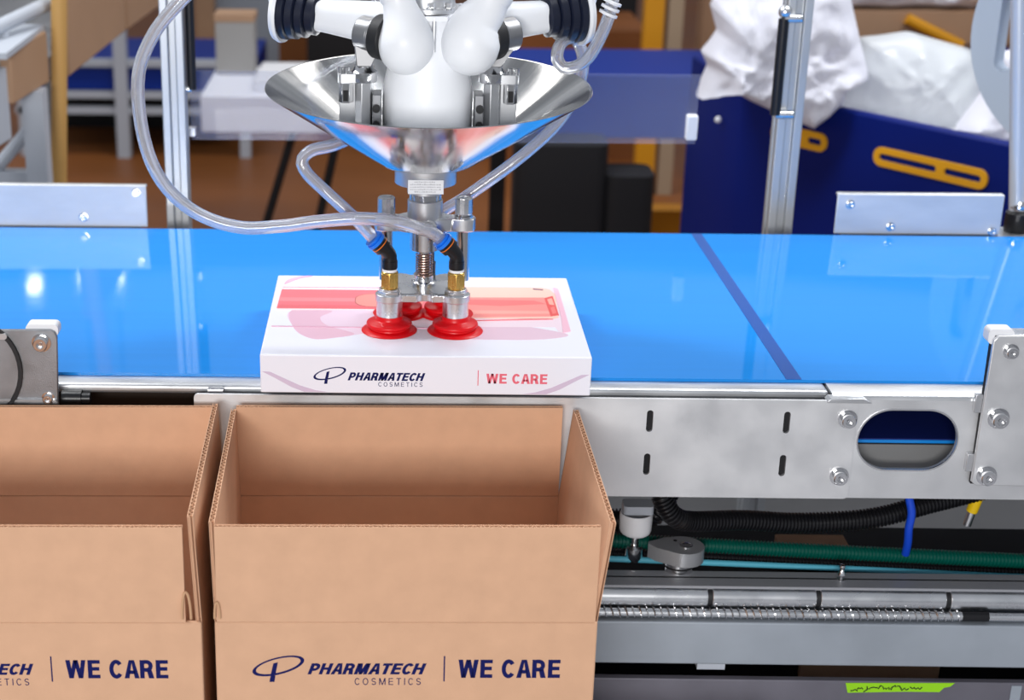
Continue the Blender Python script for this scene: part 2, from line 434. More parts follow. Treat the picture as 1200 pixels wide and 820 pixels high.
# right end plate, slanted left edge with three bolts and a white corner clip
mb=MB(); mb.prism([[(.6605,.0550),(.6645,.0595),(.90,.0630),(.90,-.0900),(.6640,-.0880),(.6590,-.0845)]],.0040,XZ(.0070))
ep=cpart(mb,'end_plate',STEELP,bevel=.0008)
for x,z,r in ((.6771,.0452,.0072),(.6746,-.0198,.0100),(.6715,-.0773,.0096)): screw(r,ep,x,.007,z)
mb=MB(); mb.prism([rrect(.6570,.6800,.0500,.0645,.0045,5)],.014,XZ(.0112)); cpart(mb,'corner_clip',WHITEM,ep,bevel=.0015)
for z in (-.008,-.067):
    mb=MB(); mb.box(.6535,.662,.0112,.0160,z-.009,z+.009); cpart(mb,'spacer_lug',STEEL,ep,bevel=.0006)
mb=MB(); mb.box(.662,.90,.0112,.030,.056,.0595); cpart(mb,'top_flange',ALU,ep,bevel=.0008)
mb=MB(); mb.box(.6600,.90,.0112,.0160,-.088,.0500); cpart(mb,'backing_bar',BLACKB,ep)
# left bearing plate
mb=MB(); mb.prism([[(-.45,-.0240),(-.1862,-.0240),(-.1830,.0510),(-.1850,.0560),(-.1890,.0580),(-.45,.0560)]],.0040,XZ(.0010))
lp=cpart(mb,'bearing_plate',STEELD,bevel=.0008)  # shade on this plate and its cover is put into the dark steel colour
screw(.0088,lp,-.1972,.001,.0465); screw(.0060,lp,-.1945,.001,-.0075)
mb=MB(); mb.prism([rrect(-.2120,-.1825,.0500,.0620,.0045,5)],.014,XZ(.0052)); cpart(mb,'corner_clip',WHITEM,lp,bevel=.0015)
def disc_arc(r,n=40): return [(-.2620+r*.92*cos(2*pi*i/n), .0195+r*sin(2*pi*i/n)) for i in range(n)]
mb=MB(); mb.prism([disc_arc(.0500),disc_arc(.0462)],.0035,XZ(-.0026)); cpart(mb,'rubber_ring',RUBBER,lp,bevel=.001)
mb=MB(); mb.prism([disc_arc(.0462)],.0022,XZ(-.0014)); cpart(mb,'bearing_cover',STEELD,lp,bevel=.0006)
mb=MB(); mb.prism([rrect(-.2450,-.2275,.0500,.0555,.0026,5)],.0030,XZ(-.0032)); cpart(mb,'cover_boss',STEEL,lp,bevel=.0006)
mb=MB(); mb.box(-.35,-.187,-.0024,.0012,-.0105,-.0085); cpart(mb,'lip',STEEL,lp)
mb=MB(); mb.cyl((-.1862,.022,-.0160),(-.168,.022,-.0160),.0075,n=16); mb.cyl((-.168,.022,-.0160),(-.160,.022,-.0160),.0055,n=16); cpart(mb,'shaft_end',BLACK,lp)
# rear guide plates
def guide(x0,x1,ztop,screws,label):
    mb=MB(); mb.box(x0,x1,.5445,.5485,.0005,ztop); g=cpart(mb,'guide_plate',GUIDE,bevel=.0012)
    mb=MB(); mb.box(x0,x1,.5485,.556,ztop-.0035,ztop); cpart(mb,'guide_lip',STEEL,g,bevel=.0008)
    mb=MB(); mb.box(x0+.01,x1-.01,.5485,.556,-.005,.02); cpart(mb,'guide_foot',STEELD,g)
    for x,z in screws: screw(.0055,g,x,.5445,z)
    g['label']=label
guide(-1.2,-.1828,.0525,[(-.2610,.0125),(-.195,.044)],'brushed steel rear guide plate at the left')
guide(.6585,.8600,.0505,[(.6740,.0375),(.7260,.0100),(.8500,.0050)],'brushed steel rear guide plate at the right')
# lower pan and supports
mb=MB(); mb.box(-1.2,1.6,.06,.535,-.1065,-.1035); cpart(mb,'drip_pan',mat('grey_pan',srgb(150,150,150),.45,.5))
mb=MB(); mb.box(-1.2,1.6,.540,.545,-.1065,-.004); cpart(mb,'rear_plate',STEELP)
for x in (-.95,1.45):
    for y in (.16,.50):
        mb=MB(); mb.box(x-.02,x+.02,y-.02,y+.02,.0,-.1065-FZ); o=mb.build('leg',STEEL,cv); o.location=(x-.2,y-.29,0)
for y in (.16,.50):
    mb=MB(); mb.box(-.95,1.45,y-.012,y+.012,-.70,-.66); cpart(mb,'cross_bar',STEEL)

# ------------------------------------------------------------------ lower support machine (beam, rollers, shelf) right of the cartons
lw=thing('transfer_rail','grey steel transfer rail with roller sleeves under the conveyor','rail',(.6,.06,FZ))
inv2=Matrix.Translation((-.6,-.06,-FZ))
def lpart(mb,name,m,parent=None,**k):
    o=mb.build(name,m,parent or lw,**k)
    if parent is None: o.matrix_local=inv2
    return o
mb=MB(); mb.box(-.9,1.6,.030,.090,-.2960,-.2490); lpart(mb,'beam',BEAMG,bevel=.0015)
mb=MB(); mb.box(-.9,1.6,.044,.0760,-.2205,-.2165); mb.box(-.9,1.6,.060,.064,-.2495,-.2165); lpart(mb,'top_flange',mat('grey_flange',srgb(150,152,158),.45,.2),bevel=.0008)
segs=[-.9,.4338,.5397,.6665,.85,1.05,1.3,1.6]
for a,b in zip(segs,segs[1:]):
    mb=MB(); mb.cyl((a+.0022,.0475,-.2290),(b-.0022,.0475,-.2290),.0108,n=28); lpart(mb,'roller_sleeve',ALU,bevel=.0008)
for b in segs[1:-1]:
    mb=MB(); mb.cyl((b-.0023,.0475,-.2290),(b+.0023,.0475,-.2290),.0100,n=24); lpart(mb,'spacer_ring',RUBBER)
mb=MB(); mb.lathe([(.0038,0),(.0038,.001),(.0022,.0016),(.0022,.004),(.0040,.005),(.0042,.0065),(.0026,.009),(.0018,.012),(.0030,.0145),(.0026,.0165),(0,.0172)],18,Matrix.Translation((.5655,.0600,-.2165)))
lpart(mb,'stud',CHROME)
mb=MB(); mb.box(-.9,1.6,.026,.034,-.42,-.3105); sh=lpart(mb,'lower_beam',BEAMD,bevel=.001)
mb=MB(); mb.box(.735,.745,.026-.0012,.026,-.42,-.313); lpart(mb,'joint_strip',BEAMG,sh)
mb=MB(); mb.prism([[(.5715,-.3125),(.6790,-.3110),(.6750,-.3150),(.6690,-.3165),(.6650,-.3215),(.6300,-.3215),(.5745,-.3235)]],.0004,XZ(.0255))
tp=lpart(mb,'lime_tape',TAPE); tp['label']='torn lime green tape with black pen scribbles'
rs=random.Random(11)   # the felt-pen marks cannot be read in the photograph: short broken strokes along the torn top edge
x=.577
for i in range(15):
    n=rs.randint(3,5); w=rs.uniform(.0035,.0075); top=-.3150+.0008*sin(i*1.7)-(.0025 if i<3 else 0)
    pts=[Vector((x+w*k/(n-1),.02535,top-rs.uniform(0,.0042))) for k in range(n)]
    mb=MB(); mb.tube(pts,.00062,5); lpart(mb,'pen_stroke',BLACKB,tp); x+=w+rs.uniform(-.0008,.0012)
    if x>.667: break

mb=MB(); mb.box(.4255,.4530,.034,.060,-.3040,-.2958); lpart(mb,'small_bracket',GREYP)
for x in (-.85,1.5):
    mb=MB(); mb.box(x-.02,x+.02,.03,.09,FZ,-.42); lpart(mb,'leg',BEAMD)

# spring guard with rod resting on the beam
t=thing('spring_guard','steel coil spring over a cable, lying along the grey beam','spring',(.5,.0345,-.249))
invs=Matrix.Translation((-.5,-.0345,.249))
mb=MB(); pts=[]; turns=58
for i in range(turns*12+1):
    a=2*pi*i/12; pts.append((.28+i/(turns*12)*(.6800-.28), .0368+.0056*cos(a), -.2423+.0056*sin(a)))
mb.tube(pts,.0008,5); o=mb.build('coil',CHROME,t); o.matrix_local=invs
mb=MB(); mb.cyl((.28,.0368,-.2423),(.6805,.0368,-.2423),.0046,n=14); o=mb.build('core',ALU,t); o.matrix_local=invs
mb=MB(); mb.cyl((.6800,.0368,-.2423),(.7060,.0368,-.2423),.0050,n=14); o=mb.build('connector',BLACK,t); o.matrix_local=invs
mb=MB(); mb.cyl((.7060,.0368,-.2430),(1.2,.0368,-.2430),.0044,n=14); o=mb.build('rod',ALU,t); o.matrix_local=invs

# under-conveyor clutter
def hose(name,label,cat,pts,r,m,ribbed=None,n=12,parts=None):
    sp=spline(pts,10)
    L=sum((b-a).length for a,b in zip(sp,sp[1:]))
    mb=MB()
    if ribbed:
        k=max(8,int(L/ribbed)); q=resample(sp,k*4+1)
        mb.tube(q,r,n,rfun=lambda i:(r,r,r*.80,r*.80)[i%4])
    else:
        mb.tube(resample(sp,max(24,int(L/.006))),r,n)
    o=mb.build(name,m,None,angle=50); tag(o,label,cat); return o
hose('corrugated_hose','black corrugated hose curving away below the slotted plate','hose',[(.382,.072,-.122),(.386,.068,-.136),(.398,.068,-.153),(.418,.078,-.163),(.47,.090,-.167),(.53,.095,-.1715),(.60,.095,-.1655),(.66,.10,-.150),(.74,.11,-.132),(.80,.12,-.124)],.0105,BLACK,.0036,14)
hose('corrugated_hose','short black corrugated hose dropping beside the white knob','hose',[(.395,.118,-.124),(.398,.115,-.140),(.396,.114,-.158),(.386,.116,-.174),(.366,.124,-.184),(.34,.13,-.188)],.0120,BLACK,.0040,14)
hose('corrugated_hose','dark teal corrugated hose running behind the grey rail','hose',[(.30,.105,-.197),(.42,.105,-.2020),(.55,.105,-.2080),(.70,.105,-.2140),(.86,.105,-.2200),(1.0,.105,-.222)],.0078,GREENH,.0036,14)
hose('corrugated_hose','black corrugated hose just below the teal hose','hose',[(.30,.108,-.2150),(.43,.107,-.2170),(.55,.107,-.2225),(.72,.107,-.2290),(1.0,.107,-.2370)],.0060,BLACK,.0036,12)
hose('air_line','thin pale cyan cord stretched along behind the grey rail','cord',[(.30,.094,-.2125),(.4330,.094,-.2165),(.60,.094,-.2225),(.7650,.094,-.2290),(1.0,.094,-.2335)],.0032,CYAN)
hose('cable_tie','bright blue cable tie hanging around the black hose','cable tie',[(.628,.078,-.134),(.632,.076,-.150),(.632,.078,-.168),(.635,.084,-.186),(.637,.092,-.203)],.0040,mat('tie_blue',srgb(16,70,200),.4))
t=hose('yellow_tube','short yellow tube with grey tip under the right end plate','tube',[(.716,.11,-.118),(.711,.112,-.140),(.706,.115,-.166)],.0058,YEL)
mb=MB(); mb.cyl((.706,.115,-.166),(.7035,.116,-.182),.0042,n=12); mb.build('tip',ALU,t)
# white knob on a stud
t=thing('white_round_knob','white round knob on a steel stud beside the open carton','mount',(.366,.100,-.2165))
mb=MB(); mb.lathe([(.0125,.0290),(.0150,.0310),(.0160,.0340),(.0165,.0500),(.0155,.0525),(.0135,.0520),(.0125,.0490),(0,.0490)],28); mb.build('knob_body',WHITEM,t)
mb=MB(); mb.lathe([(.0095,0),(.0105,.004),(.0105,.014),(.0085,.0165),(.005,.017),(.005,.029)],24); mb.build('stud',CHROME,t)
mb=MB(); mb.prism([rrect(-.014,.016,-.010,.010,.004)],.009,None,.0535); mb.build('cap_bracket',GREYP,t,bevel=.001)
# grey cam lever on a post
t=thing('cam_lever','grey pear-shaped lever head on a steel post above the rail','lever',(.4080,.0800,-.2165))
mb=MB(); mb.lathe([(.0150,0),(.0150,.0045),(.0138,.0055),(.0150,.0065),(.0150,.0110)],28); mb.build('post',CHROME,t)
mb=MB(); mb.lathe([(.0152,.0046),(.0152,.0056)],28); mb.build('seal',RUBBER,t)
out=[]
for k in range(25): q=-pi*.62+ (pi*1.24)*k/24; out.append((.004+.0205*cos(q),.0200*sin(q)))
out=[(x,y) for x,y in out]+[(-.012,.0175),(-.0300,.0080),(-.0310,.003),(-.0240,-.0060)]
mb=MB(); mb.prism([out],.0150,None,.0110); mb.build('head',mat('cast_grey',srgb(150,152,156),.4,.4),t,bevel=.002,seg=3)
mb=MB(); mb.lathe([(.0065,.0258),(.0065,.0270),(.0045,.0274),(.0035,.0266),(0,.0266)],20,Matrix.Translation((.006,-.001,0))); mb.build('bolt',CHROME,t)
mb=MB(); mb.lathe([(.0019,.0256),(.0019,.0264)],12,Matrix.Translation((-.003,.010,0))); mb.build('pin_hole',BLACKB,t)
# things further back under the conveyor
mb=MB(); mb.box(.36,1.15,.70,.72,-.62,-.30); tag(mb.build('equipment_panel',mat('panel_grey',srgb(190,190,190),.5)),'plain grey panel seen below the conveyor plate','panel')
bpy.data.objects['equipment_panel'].location=(0,0,0)
mb=MB(); mb.box(-.88,1.58,.040,.155,-.40,-.352); lpart(mb,'gap_shade_block',BLACKB)  # black block added to darken the gap between the two beams
mb=MB(); mb.box(.28,1.1,.16,.27,-.50,-.262); tag(mb.build('control_box',BLACKB),'flat black box behind the teal hose','box')
mb=MB(); mb.box(.538,.612,.17,.22,-.262,-.2465); tag(mb.build('board_offcut',KRAFT,None,bevel=.001),'small cardboard offcut lying behind the black hose','board')
mb=MB(); mb.box(.79,.83,.09,.12,-.2165,-.172); tag(mb.build('clamp_block',GREYP,None,bevel=.001),'small pale grey block under the right end plate','block')
mb=MB(); mb.box(.546,.690,.098,.104,-.352,-.331); tag(mb.build('board_strip',KRAFT),'strip of brown board behind the lower grey beam','board')

# ------------------------------------------------------------------ cartons
CW,CD,CH,CT=.3045,.2385,.235,.0046
def corrugated(w,h,t=CT,pitch=.0066,v0=0):
    """corrugated sheet: u in 0..w, v in v0..h (flutes run along v), thickness t centred on w-axis"""
    mb=MB(); li=.0006
    mb.box(0,w,-t/2,-t/2+li,v0,h); mb.box(0,w,t/2-li,t/2,v0,h)
    n=int(w/pitch)*8; A=t/2-li; th=.00032
    vs=[];fs=[]
    for i in range(n+1):
        u=w*i/n; y=A*sin(2*pi*i/8)
        for dy in (-th,th):
            for v in (v0+.0003,h-.0004): vs.append((u,max(-A,min(A,y+dy)),v))
    for i in range(n):
        a=4*i;b=a+4
        fs+=[(a,b,b+1,a+1),(a+2,a+3,b+3,b+2),(a+1,b+1,b+3,a+3),(a,a+2,b+2,b)]
    mb.add(vs,fs); return mb
def carton(label, front_cut, left_lean, right_lean, loc, rz, extra=0, right_h=.089):
    t=thing('shipping_carton',label,'carton',loc,rz,'open shipping cartons in front of the conveyor')
    w,d,h=CW,CD,CH
    # local origin: base centre; front is -y
    for nm,bx in (('front_panel',(-w/2,w/2,-d/2,-d/2+CT,0,h)),('rear_panel',(-w/2,w/2,d/2-CT,d/2,0,h)),('side_panel',(-w/2,-w/2+CT,-d/2+CT,d/2-CT,0,h)),('side_panel',(w/2-CT,w/2,-d/2+CT,d/2-CT,0,h)),('bottom_panel',(-w/2+CT,w/2-CT,-d/2+CT,d/2-CT,0,CT))):
        mb=MB(); mb.box(*bx); mb.build(nm,KRAFT,t,bevel=.0014)
    def flap(name,fw,fh,M):
        mb=corrugated(fw,fh); mb.v=[tuple(Vector(p)-Vector((fw/2,0,0))) for p in mb.v]
        o=mb.build(name,KRAFT,t,smooth=False); o.matrix_local=M; return o
    fw=w-.004-front_cut
    flap('front_flap',fw,.0840,Matrix.Translation((-front_cut/2,-d/2+CT/2,h+.0003))@Matrix.Rotation(radians(.8),4,'X'))
    flap('rear_flap',w-.007,.0885,Matrix.Translation((-.001,d/2-CT/2,h+.0003))@Matrix.Rotation(radians(.3),4,'X'))
    sd=d-.006
    flap('side_flap',sd,.0885,Matrix.Translation((-w/2+CT/2,0,h-.002))@Matrix.Rotation(radians(left_lean),4,'Y')@Matrix.Rotation(pi/2,4,'Z'))
    flap('side_flap',sd,right_h,Matrix.Translation((w/2-CT/2,0,h-.002))@Matrix.Rotation(radians(right_lean),4,'Y')@Matrix.Rotation(pi/2,4,'Z'))
    # print on the front panel; pixels measured on the photograph were turned into metres from the panel centre
    y=-d/2
    def bx(px0,px1,py0,py1):
        f=lambda px:(px-475.0)*.0006825
        zz=lambda px,py:h-(py-(727.5+(px-252)*.008))*.000776
        return f(px0),f(px1),zz(px0,py1),zz(px0,py0)
    logo(t,*bx(293.5,357,767.5,798),y,INK)
    text_obj('printed_lettering','PHARMATECH',*bx(359.5,499.5,776.5,789.5),y,INK,t,stem=.24,shear=.30,gap=.075)
    text_obj('printed_lettering','COSMETICS',*bx(415,493,794.5,802.5),y,INK,t,stem=.12,gap=.42)
    a,b,c,d_=bx(519.6,521.2,769,799); mb=MB(); mb.box(a,b,y-.00015,y,c,d_); mb.build('printed_divider',INK,t)
    text_obj('printed_lettering','WE CARE',*bx(537,657,773.5,795),y,INK,t,stem=.225,gap=.10)
    return t
CZ=-.100-CH
c2=carton('open empty cardboard carton in full view beneath the white product box',0,-1.5,6.5,(.1305,-.1185,CZ),.022)
c1=carton('open cardboard carton cut off by the left picture edge',.0105,-3,-2.5,(-.1840,-.1265,CZ),.022,right_h=.094)
# cut corner shreds on the left carton and left edge
for tt,x in ((c1,CW/2-.0150),(c2,-CW/2-.0010)):
    mb=MB(); q=[]
    for i in range(13): a=pi*i/12; q.append((x+.0035+.0035*cos(a)*(1 if tt is c1 else .6), -CD/2-.0012, CH+.004+.012*sin(a)*(2.0 if tt is c1 else 1.2)))
    mb.tube(q,.0011,6); o=mb.build('torn_edge',KRAFTE,tt)
# surface that carries the cartons (below the frame)
t=thing('carton_table','low steel table carrying the two cartons','table',(0,-.14,FZ))
mb=MB(); mb.box(-.75,.50,-.17,.150,CZ-FZ-.03,CZ-FZ); mb.build('table_top',STEEL,t,bevel=.002)
for x in (-.70,.45):
    for y in (-.15,.13):
        mb=MB(); mb.box(x-.02,x+.02,y-.02,y+.02,0,CZ-FZ-.03); mb.build('leg',STEEL,t)

# ------------------------------------------------------------------ product box
PW,PD,PH=.300,.237,.0372
def product(name_label, loc, rz=0, art=True):
    t=thing('product_box',name_label,'box',loc,rz)
    mb=MB(); mb.box(0,PW,0,PD,0,PH); mb.build('box_body',CARD,t,bevel=.0013,seg=3)
    if not art: return t
    y=0.0
    f=lambda px:.0004+(px-304.8)*.0007735
    zz=lambda px,py:PH-(py-(415.0+(px-304)*.0115))*.000826
    bx=lambda a,b,c,d:(f(a),f(b),zz(a,d),zz(a,c))
    logo(t,*bx(366,406,430,449.5),y,INK)
    text_obj('printed_lettering','PHARMATECH',*bx(407,498,436.3,445.6),y,INK,t,stem=.24,shear=.30,gap=.075)
    text_obj('printed_lettering','COSMETICS',*bx(443,495,447.8,452.8),y,INK,t,stem=.12,gap=.42)
    a,b,c,d=bx(559.4,560.4,434,452); mb=MB(); mb.box(a,b,y-.00015,y,c,d); mb.build('printed_divider',INKP,t)
    text_obj('printed_lettering','WE CARE',*bx(569.5,641,438,449.5),y,INKP,t,stem=.225,gap=.10)
    LIL=mat('lilac_print',srgb(214,196,218),.3)
    lil=[(.0015,PH*.56),(.0090,PH*.55),(.022,PH*.38),(.036,PH*.20),(.050,PH*.08),(.062,.0012),(.040,.0012),(.028,PH*.16),(.014,PH*.38)]
    mb=MB(); mb.prism([lil],.00012,XZ(-.00012)); mb.build('printed_swoosh',LIL,t,smooth=False)
    mb=MB(); mb.prism([[(PW-u,v) for u,v in lil]],.00012,XZ(-.00012)); mb.build('printed_swoosh',LIL,t,smooth=False)
    k=[0]
    def art_poly(name,pts,col):
        k[0]+=1
        mb=MB(); mb.prism([pts],.00005+.00004*k[0],Matrix.Translation((0,0,PH-.00002)))
        mb.build(name,mat('print_%d_%d_%d'%col,srgb(*col),.3),t,smooth=False)
    def smooth2(pts,n=6):
        P=[Vector((a,b,0)) for a,b in pts]; P=P+[P[0],P[1],P[2]]
        s=spline(P,n); return [(v.x,v.y) for v in s[n:n*(len(pts)+1)]]
    art_poly('printed_leaf',smooth2([(.022,.124),(.10,.126),(.118,.10),(.104,.068),(.074,.050),(.046,.045),(.029,.068)]),(238,212,228))
    art_poly('printed_leaf',smooth2([(.021,.124),(.060,.124),(.050,.104),(.058,.080),(.084,.058),(.066,.046),(.045,.043),(.027,.070)]),(232,188,206))
    art_poly('printed_leaf',smooth2([(.196,.098),(.240,.086),(.284,.062),(.262,.048),(.220,.045),(.180,.052)]),(232,200,216))
    art_poly('printed_glass',[(.190,.208),(.284,.206),(.2885,.200),(.2880,.070),(.282,.064),(.276,.070),(.274,.082),(.190,.080)],(244,222,232))
    art_poly('printed_band',[(.006,.131),(.103,.134),(.103,.128),(.006,.124)],(252,232,232))
    art_poly('printed_tube',[(.007,.190),(.200,.190),(.200,.130),(.006,.129)],(240,120,128))
    art_poly('printed_tube_light',[(.007,.163),(.200,.164),(.200,.153),(.0068,.152)],(248,142,148))
    art_poly('printed_tube_light',[(.007,.140),(.200,.141),(.200,.131),(.0068,.130)],(236,108,116))
    art_poly('printed_capsule',rrect(.082,.150,.136,.177,.016,6),(170,84,84))
    art_poly('printed_capsule',rrect(.0828,.150,.1370,.1762,.0155,6),(244,150,140))
    art_poly('printed_bottle',[(.190,.202),(.270,.203),(.279,.197),(.2830,.180),(.2800,.110),(.276,.106),(.190,.104)],(252,206,190))
    art_poly('printed_bottle_shade',[(.190,.168),(.271,.170),(.273,.112),(.190,.106)],(250,150,142))
    art_poly('printed_bottle_shade',[(.190,.162),(.260,.160),(.272,.150),(.225,.142),(.190,.146)],(244,124,122))
    art_poly('printed_bottle_shade',[(.190,.128),(.273,.128),(.273,.120),(.190,.117)],(252,172,160))
    art_poly('printed_cap',[(.283,.203),(.2875,.200),(.2875,.070),(.2800,.066),(.2825,.110)],(246,194,212))
    art_poly('printed_cap_square',[(.2710,.168),(.2800,.175),(.2808,.116),(.2725,.112)],(238,92,88))
    art_poly('printed_cap_square',[(.2735,.164),(.2785,.168),(.2790,.146),(.2742,.148)],(250,176,160))
    art_poly('printed_cap_square',[(.2745,.138),(.2785,.142),(.2790,.122),(.2750,.119)],(248,130,124))
    art_poly('printed_mark',[(.262,.1985),(.272,.1960),(.272,.1935),(.262,.1955)],(120,80,110))
    art_poly('printed_line',[(.005,.0765),(.195,.0745),(.195,.0735),(.005,.0752)],(222,176,196))
    art_poly('printed_line',[(.007,.1965),(.190,.1975),(.190,.1968),(.007,.1958)],(232,172,184))
    art_poly('printed_line',[(.190,.0975),(.268,.1050),(.274,.1035),(.190,.0960)],(238,130,136))
    art_poly('printed_swoosh',smooth2([(.0085,.206),(.011,.219),(.022,.231),(.036,.233),(.024,.226),(.014,.213)]),(224,178,198))
    return t
product('flat white box printed with pink perfume bottle art, held by red suction cups',(0,0,.0002))
product('plain white box lying inside the left carton',(-.184-.139,-.1225-.108,CZ+CT+.001),.022,art=False)
bpy.data.objects['product_box.001'].scale=(.94,.88,2.6)

# ------------------------------------------------------------------ robot head
AX,AY=.1490,.0970
rb=thing('delta_robot','white parallel-link robot head with steel catch bowl above the belt','robot',(AX,AY,.19))
rinv=Matrix.Translation((-AX,-AY,-.19))
def rpart(mb,name,m,parent=None,M=None,**k):
    o=mb.build(name,m,parent or rb,**k)
    if parent is None: o.matrix_local=rinv@(M or Matrix())
    return o
TILT=Matrix.Translation((AX+.001,AY,.2630))@Matrix.Rotation(radians(2.4),4,'X')
# bowl, local z=0 at the rim
mb=MB(); R=.1488
prof=[(.026,-.0700),(.0420,-.0700),(.0450,-.0692),(.0475,-.0676),(.0600,-.0596),(.0900,-.0400),(.1200,-.0195),(.1475,-.0012),(R,-.0002),(R-.0004,.0006),(R-.0020,.0002),(.1195,-.0180),(.0895,-.0385),(.0700,-.0515),(.0640,-.0530),(.026,-.0530)]
mb.lathe(prof,96,close=False)
rpart(mb,'catch_bowl',BOWLM,M=TILT,angle=50)
# collar stack below the bowl
zb=.19
mb=MB(); mb.lathe([(.0285,.1740),(.0288,.1745),(.0288,.1905),(.0400,.1910),(.0400,.1940)],48,Matrix.Translation((AX,AY,0))); fl=rpart(mb,'flange_collar',STEEL)
mb=MB(); mb.lathe([(.0165,.1640),(.0170,.1645),(.0170,.1770)],40,Matrix.Translation((AX,AY,0))); rpart(mb,'shaft_neck',STEEL)
mb=MB(); mb.box(AX-.0166,AX+.0160,AY-.0302,AY-.0288,.1700,.1832); npl=rpart(mb,'name_plate',mat('plate_white',srgb(226,228,232),.4),bevel=.0003)
mb=MB(); rnd=random.Random(3)
for r_,z in enumerate((.1808,.1785,.1762,.1739,.1716)):
    x=AX-.0145+(.004 if r_ in (0,4) else 0)
    while x<AX+.0125-(.004 if r_ in (0,4) else 0):
        w=rnd.uniform(.0005,.0014); mb.box(x,x+w,AY-.03035,AY-.0302,z,z+rnd.uniform(.0007,.0013)); x+=w+rnd.uniform(.0005,.0009)
rpart(mb,'plate_print',mat('print_grey',srgb(170,172,178),.6),npl)
mb=MB(); mb.lathe([(.0150,.1580),(.0150,.1640),(.0146,.1640)],40,Matrix.Translation((AX,AY,0))); mb.lathe([(.0146,.1585),(.0153,.1590),(.0153,.1640)],40,Matrix.Translation((AX,AY,0)));  rpart(mb,'shaft_ring',CHROME)
# white hub body
mb=MB(); mb.lathe([(.0400,.2105),(.0408,.2120),(.0412,.2500),(.0405,.2620),(.0385,.2740),(.0360,.2850),(.0335,.3000),(.0320,.3180),(.0315,.3290),(.0300,.3310)],56,Matrix.Translation((AX+.0005,AY,0))); rpart(mb,'hub_body',WHITEP)
mb=MB(); mb.lathe([(.0300,.3310),(.0300,.3350),(.0240,.3352),(.0230,.3440),(.0240,.3452),(.0240,.62)],40,Matrix.Translation((AX+.0005,AY+.006,0))); rpart(mb,'hub_cap',STEEL)
for dx in (-.0155,.0020,.0170):
    mb=MB(); mb.cyl((AX+dx,AY-.020,.3350),(AX+dx,AY-.020,.3372),.0048,n=16); mb.prism([hexagon(.0036)],.0040,Matrix.Translation((AX+dx,AY-.020,.3372))); rpart(mb,'hex_bolt',CHROME)
for dx in (-.0045,.0045):
    mb=MB(); mb.cyl((AX+dx,AY-.0335,.300),(AX+dx,AY-.0330,.329),.0018,n=10); rpart(mb,'guide_pin',STEEL)
mb=MB(); mb.prism([rrect(-.017,.017,-.006,.006,.002)],.004,Matrix.Translation((AX,AY-.0285,.327))); rpart(mb,'front_shelf',WHITEP,bevel=.001)
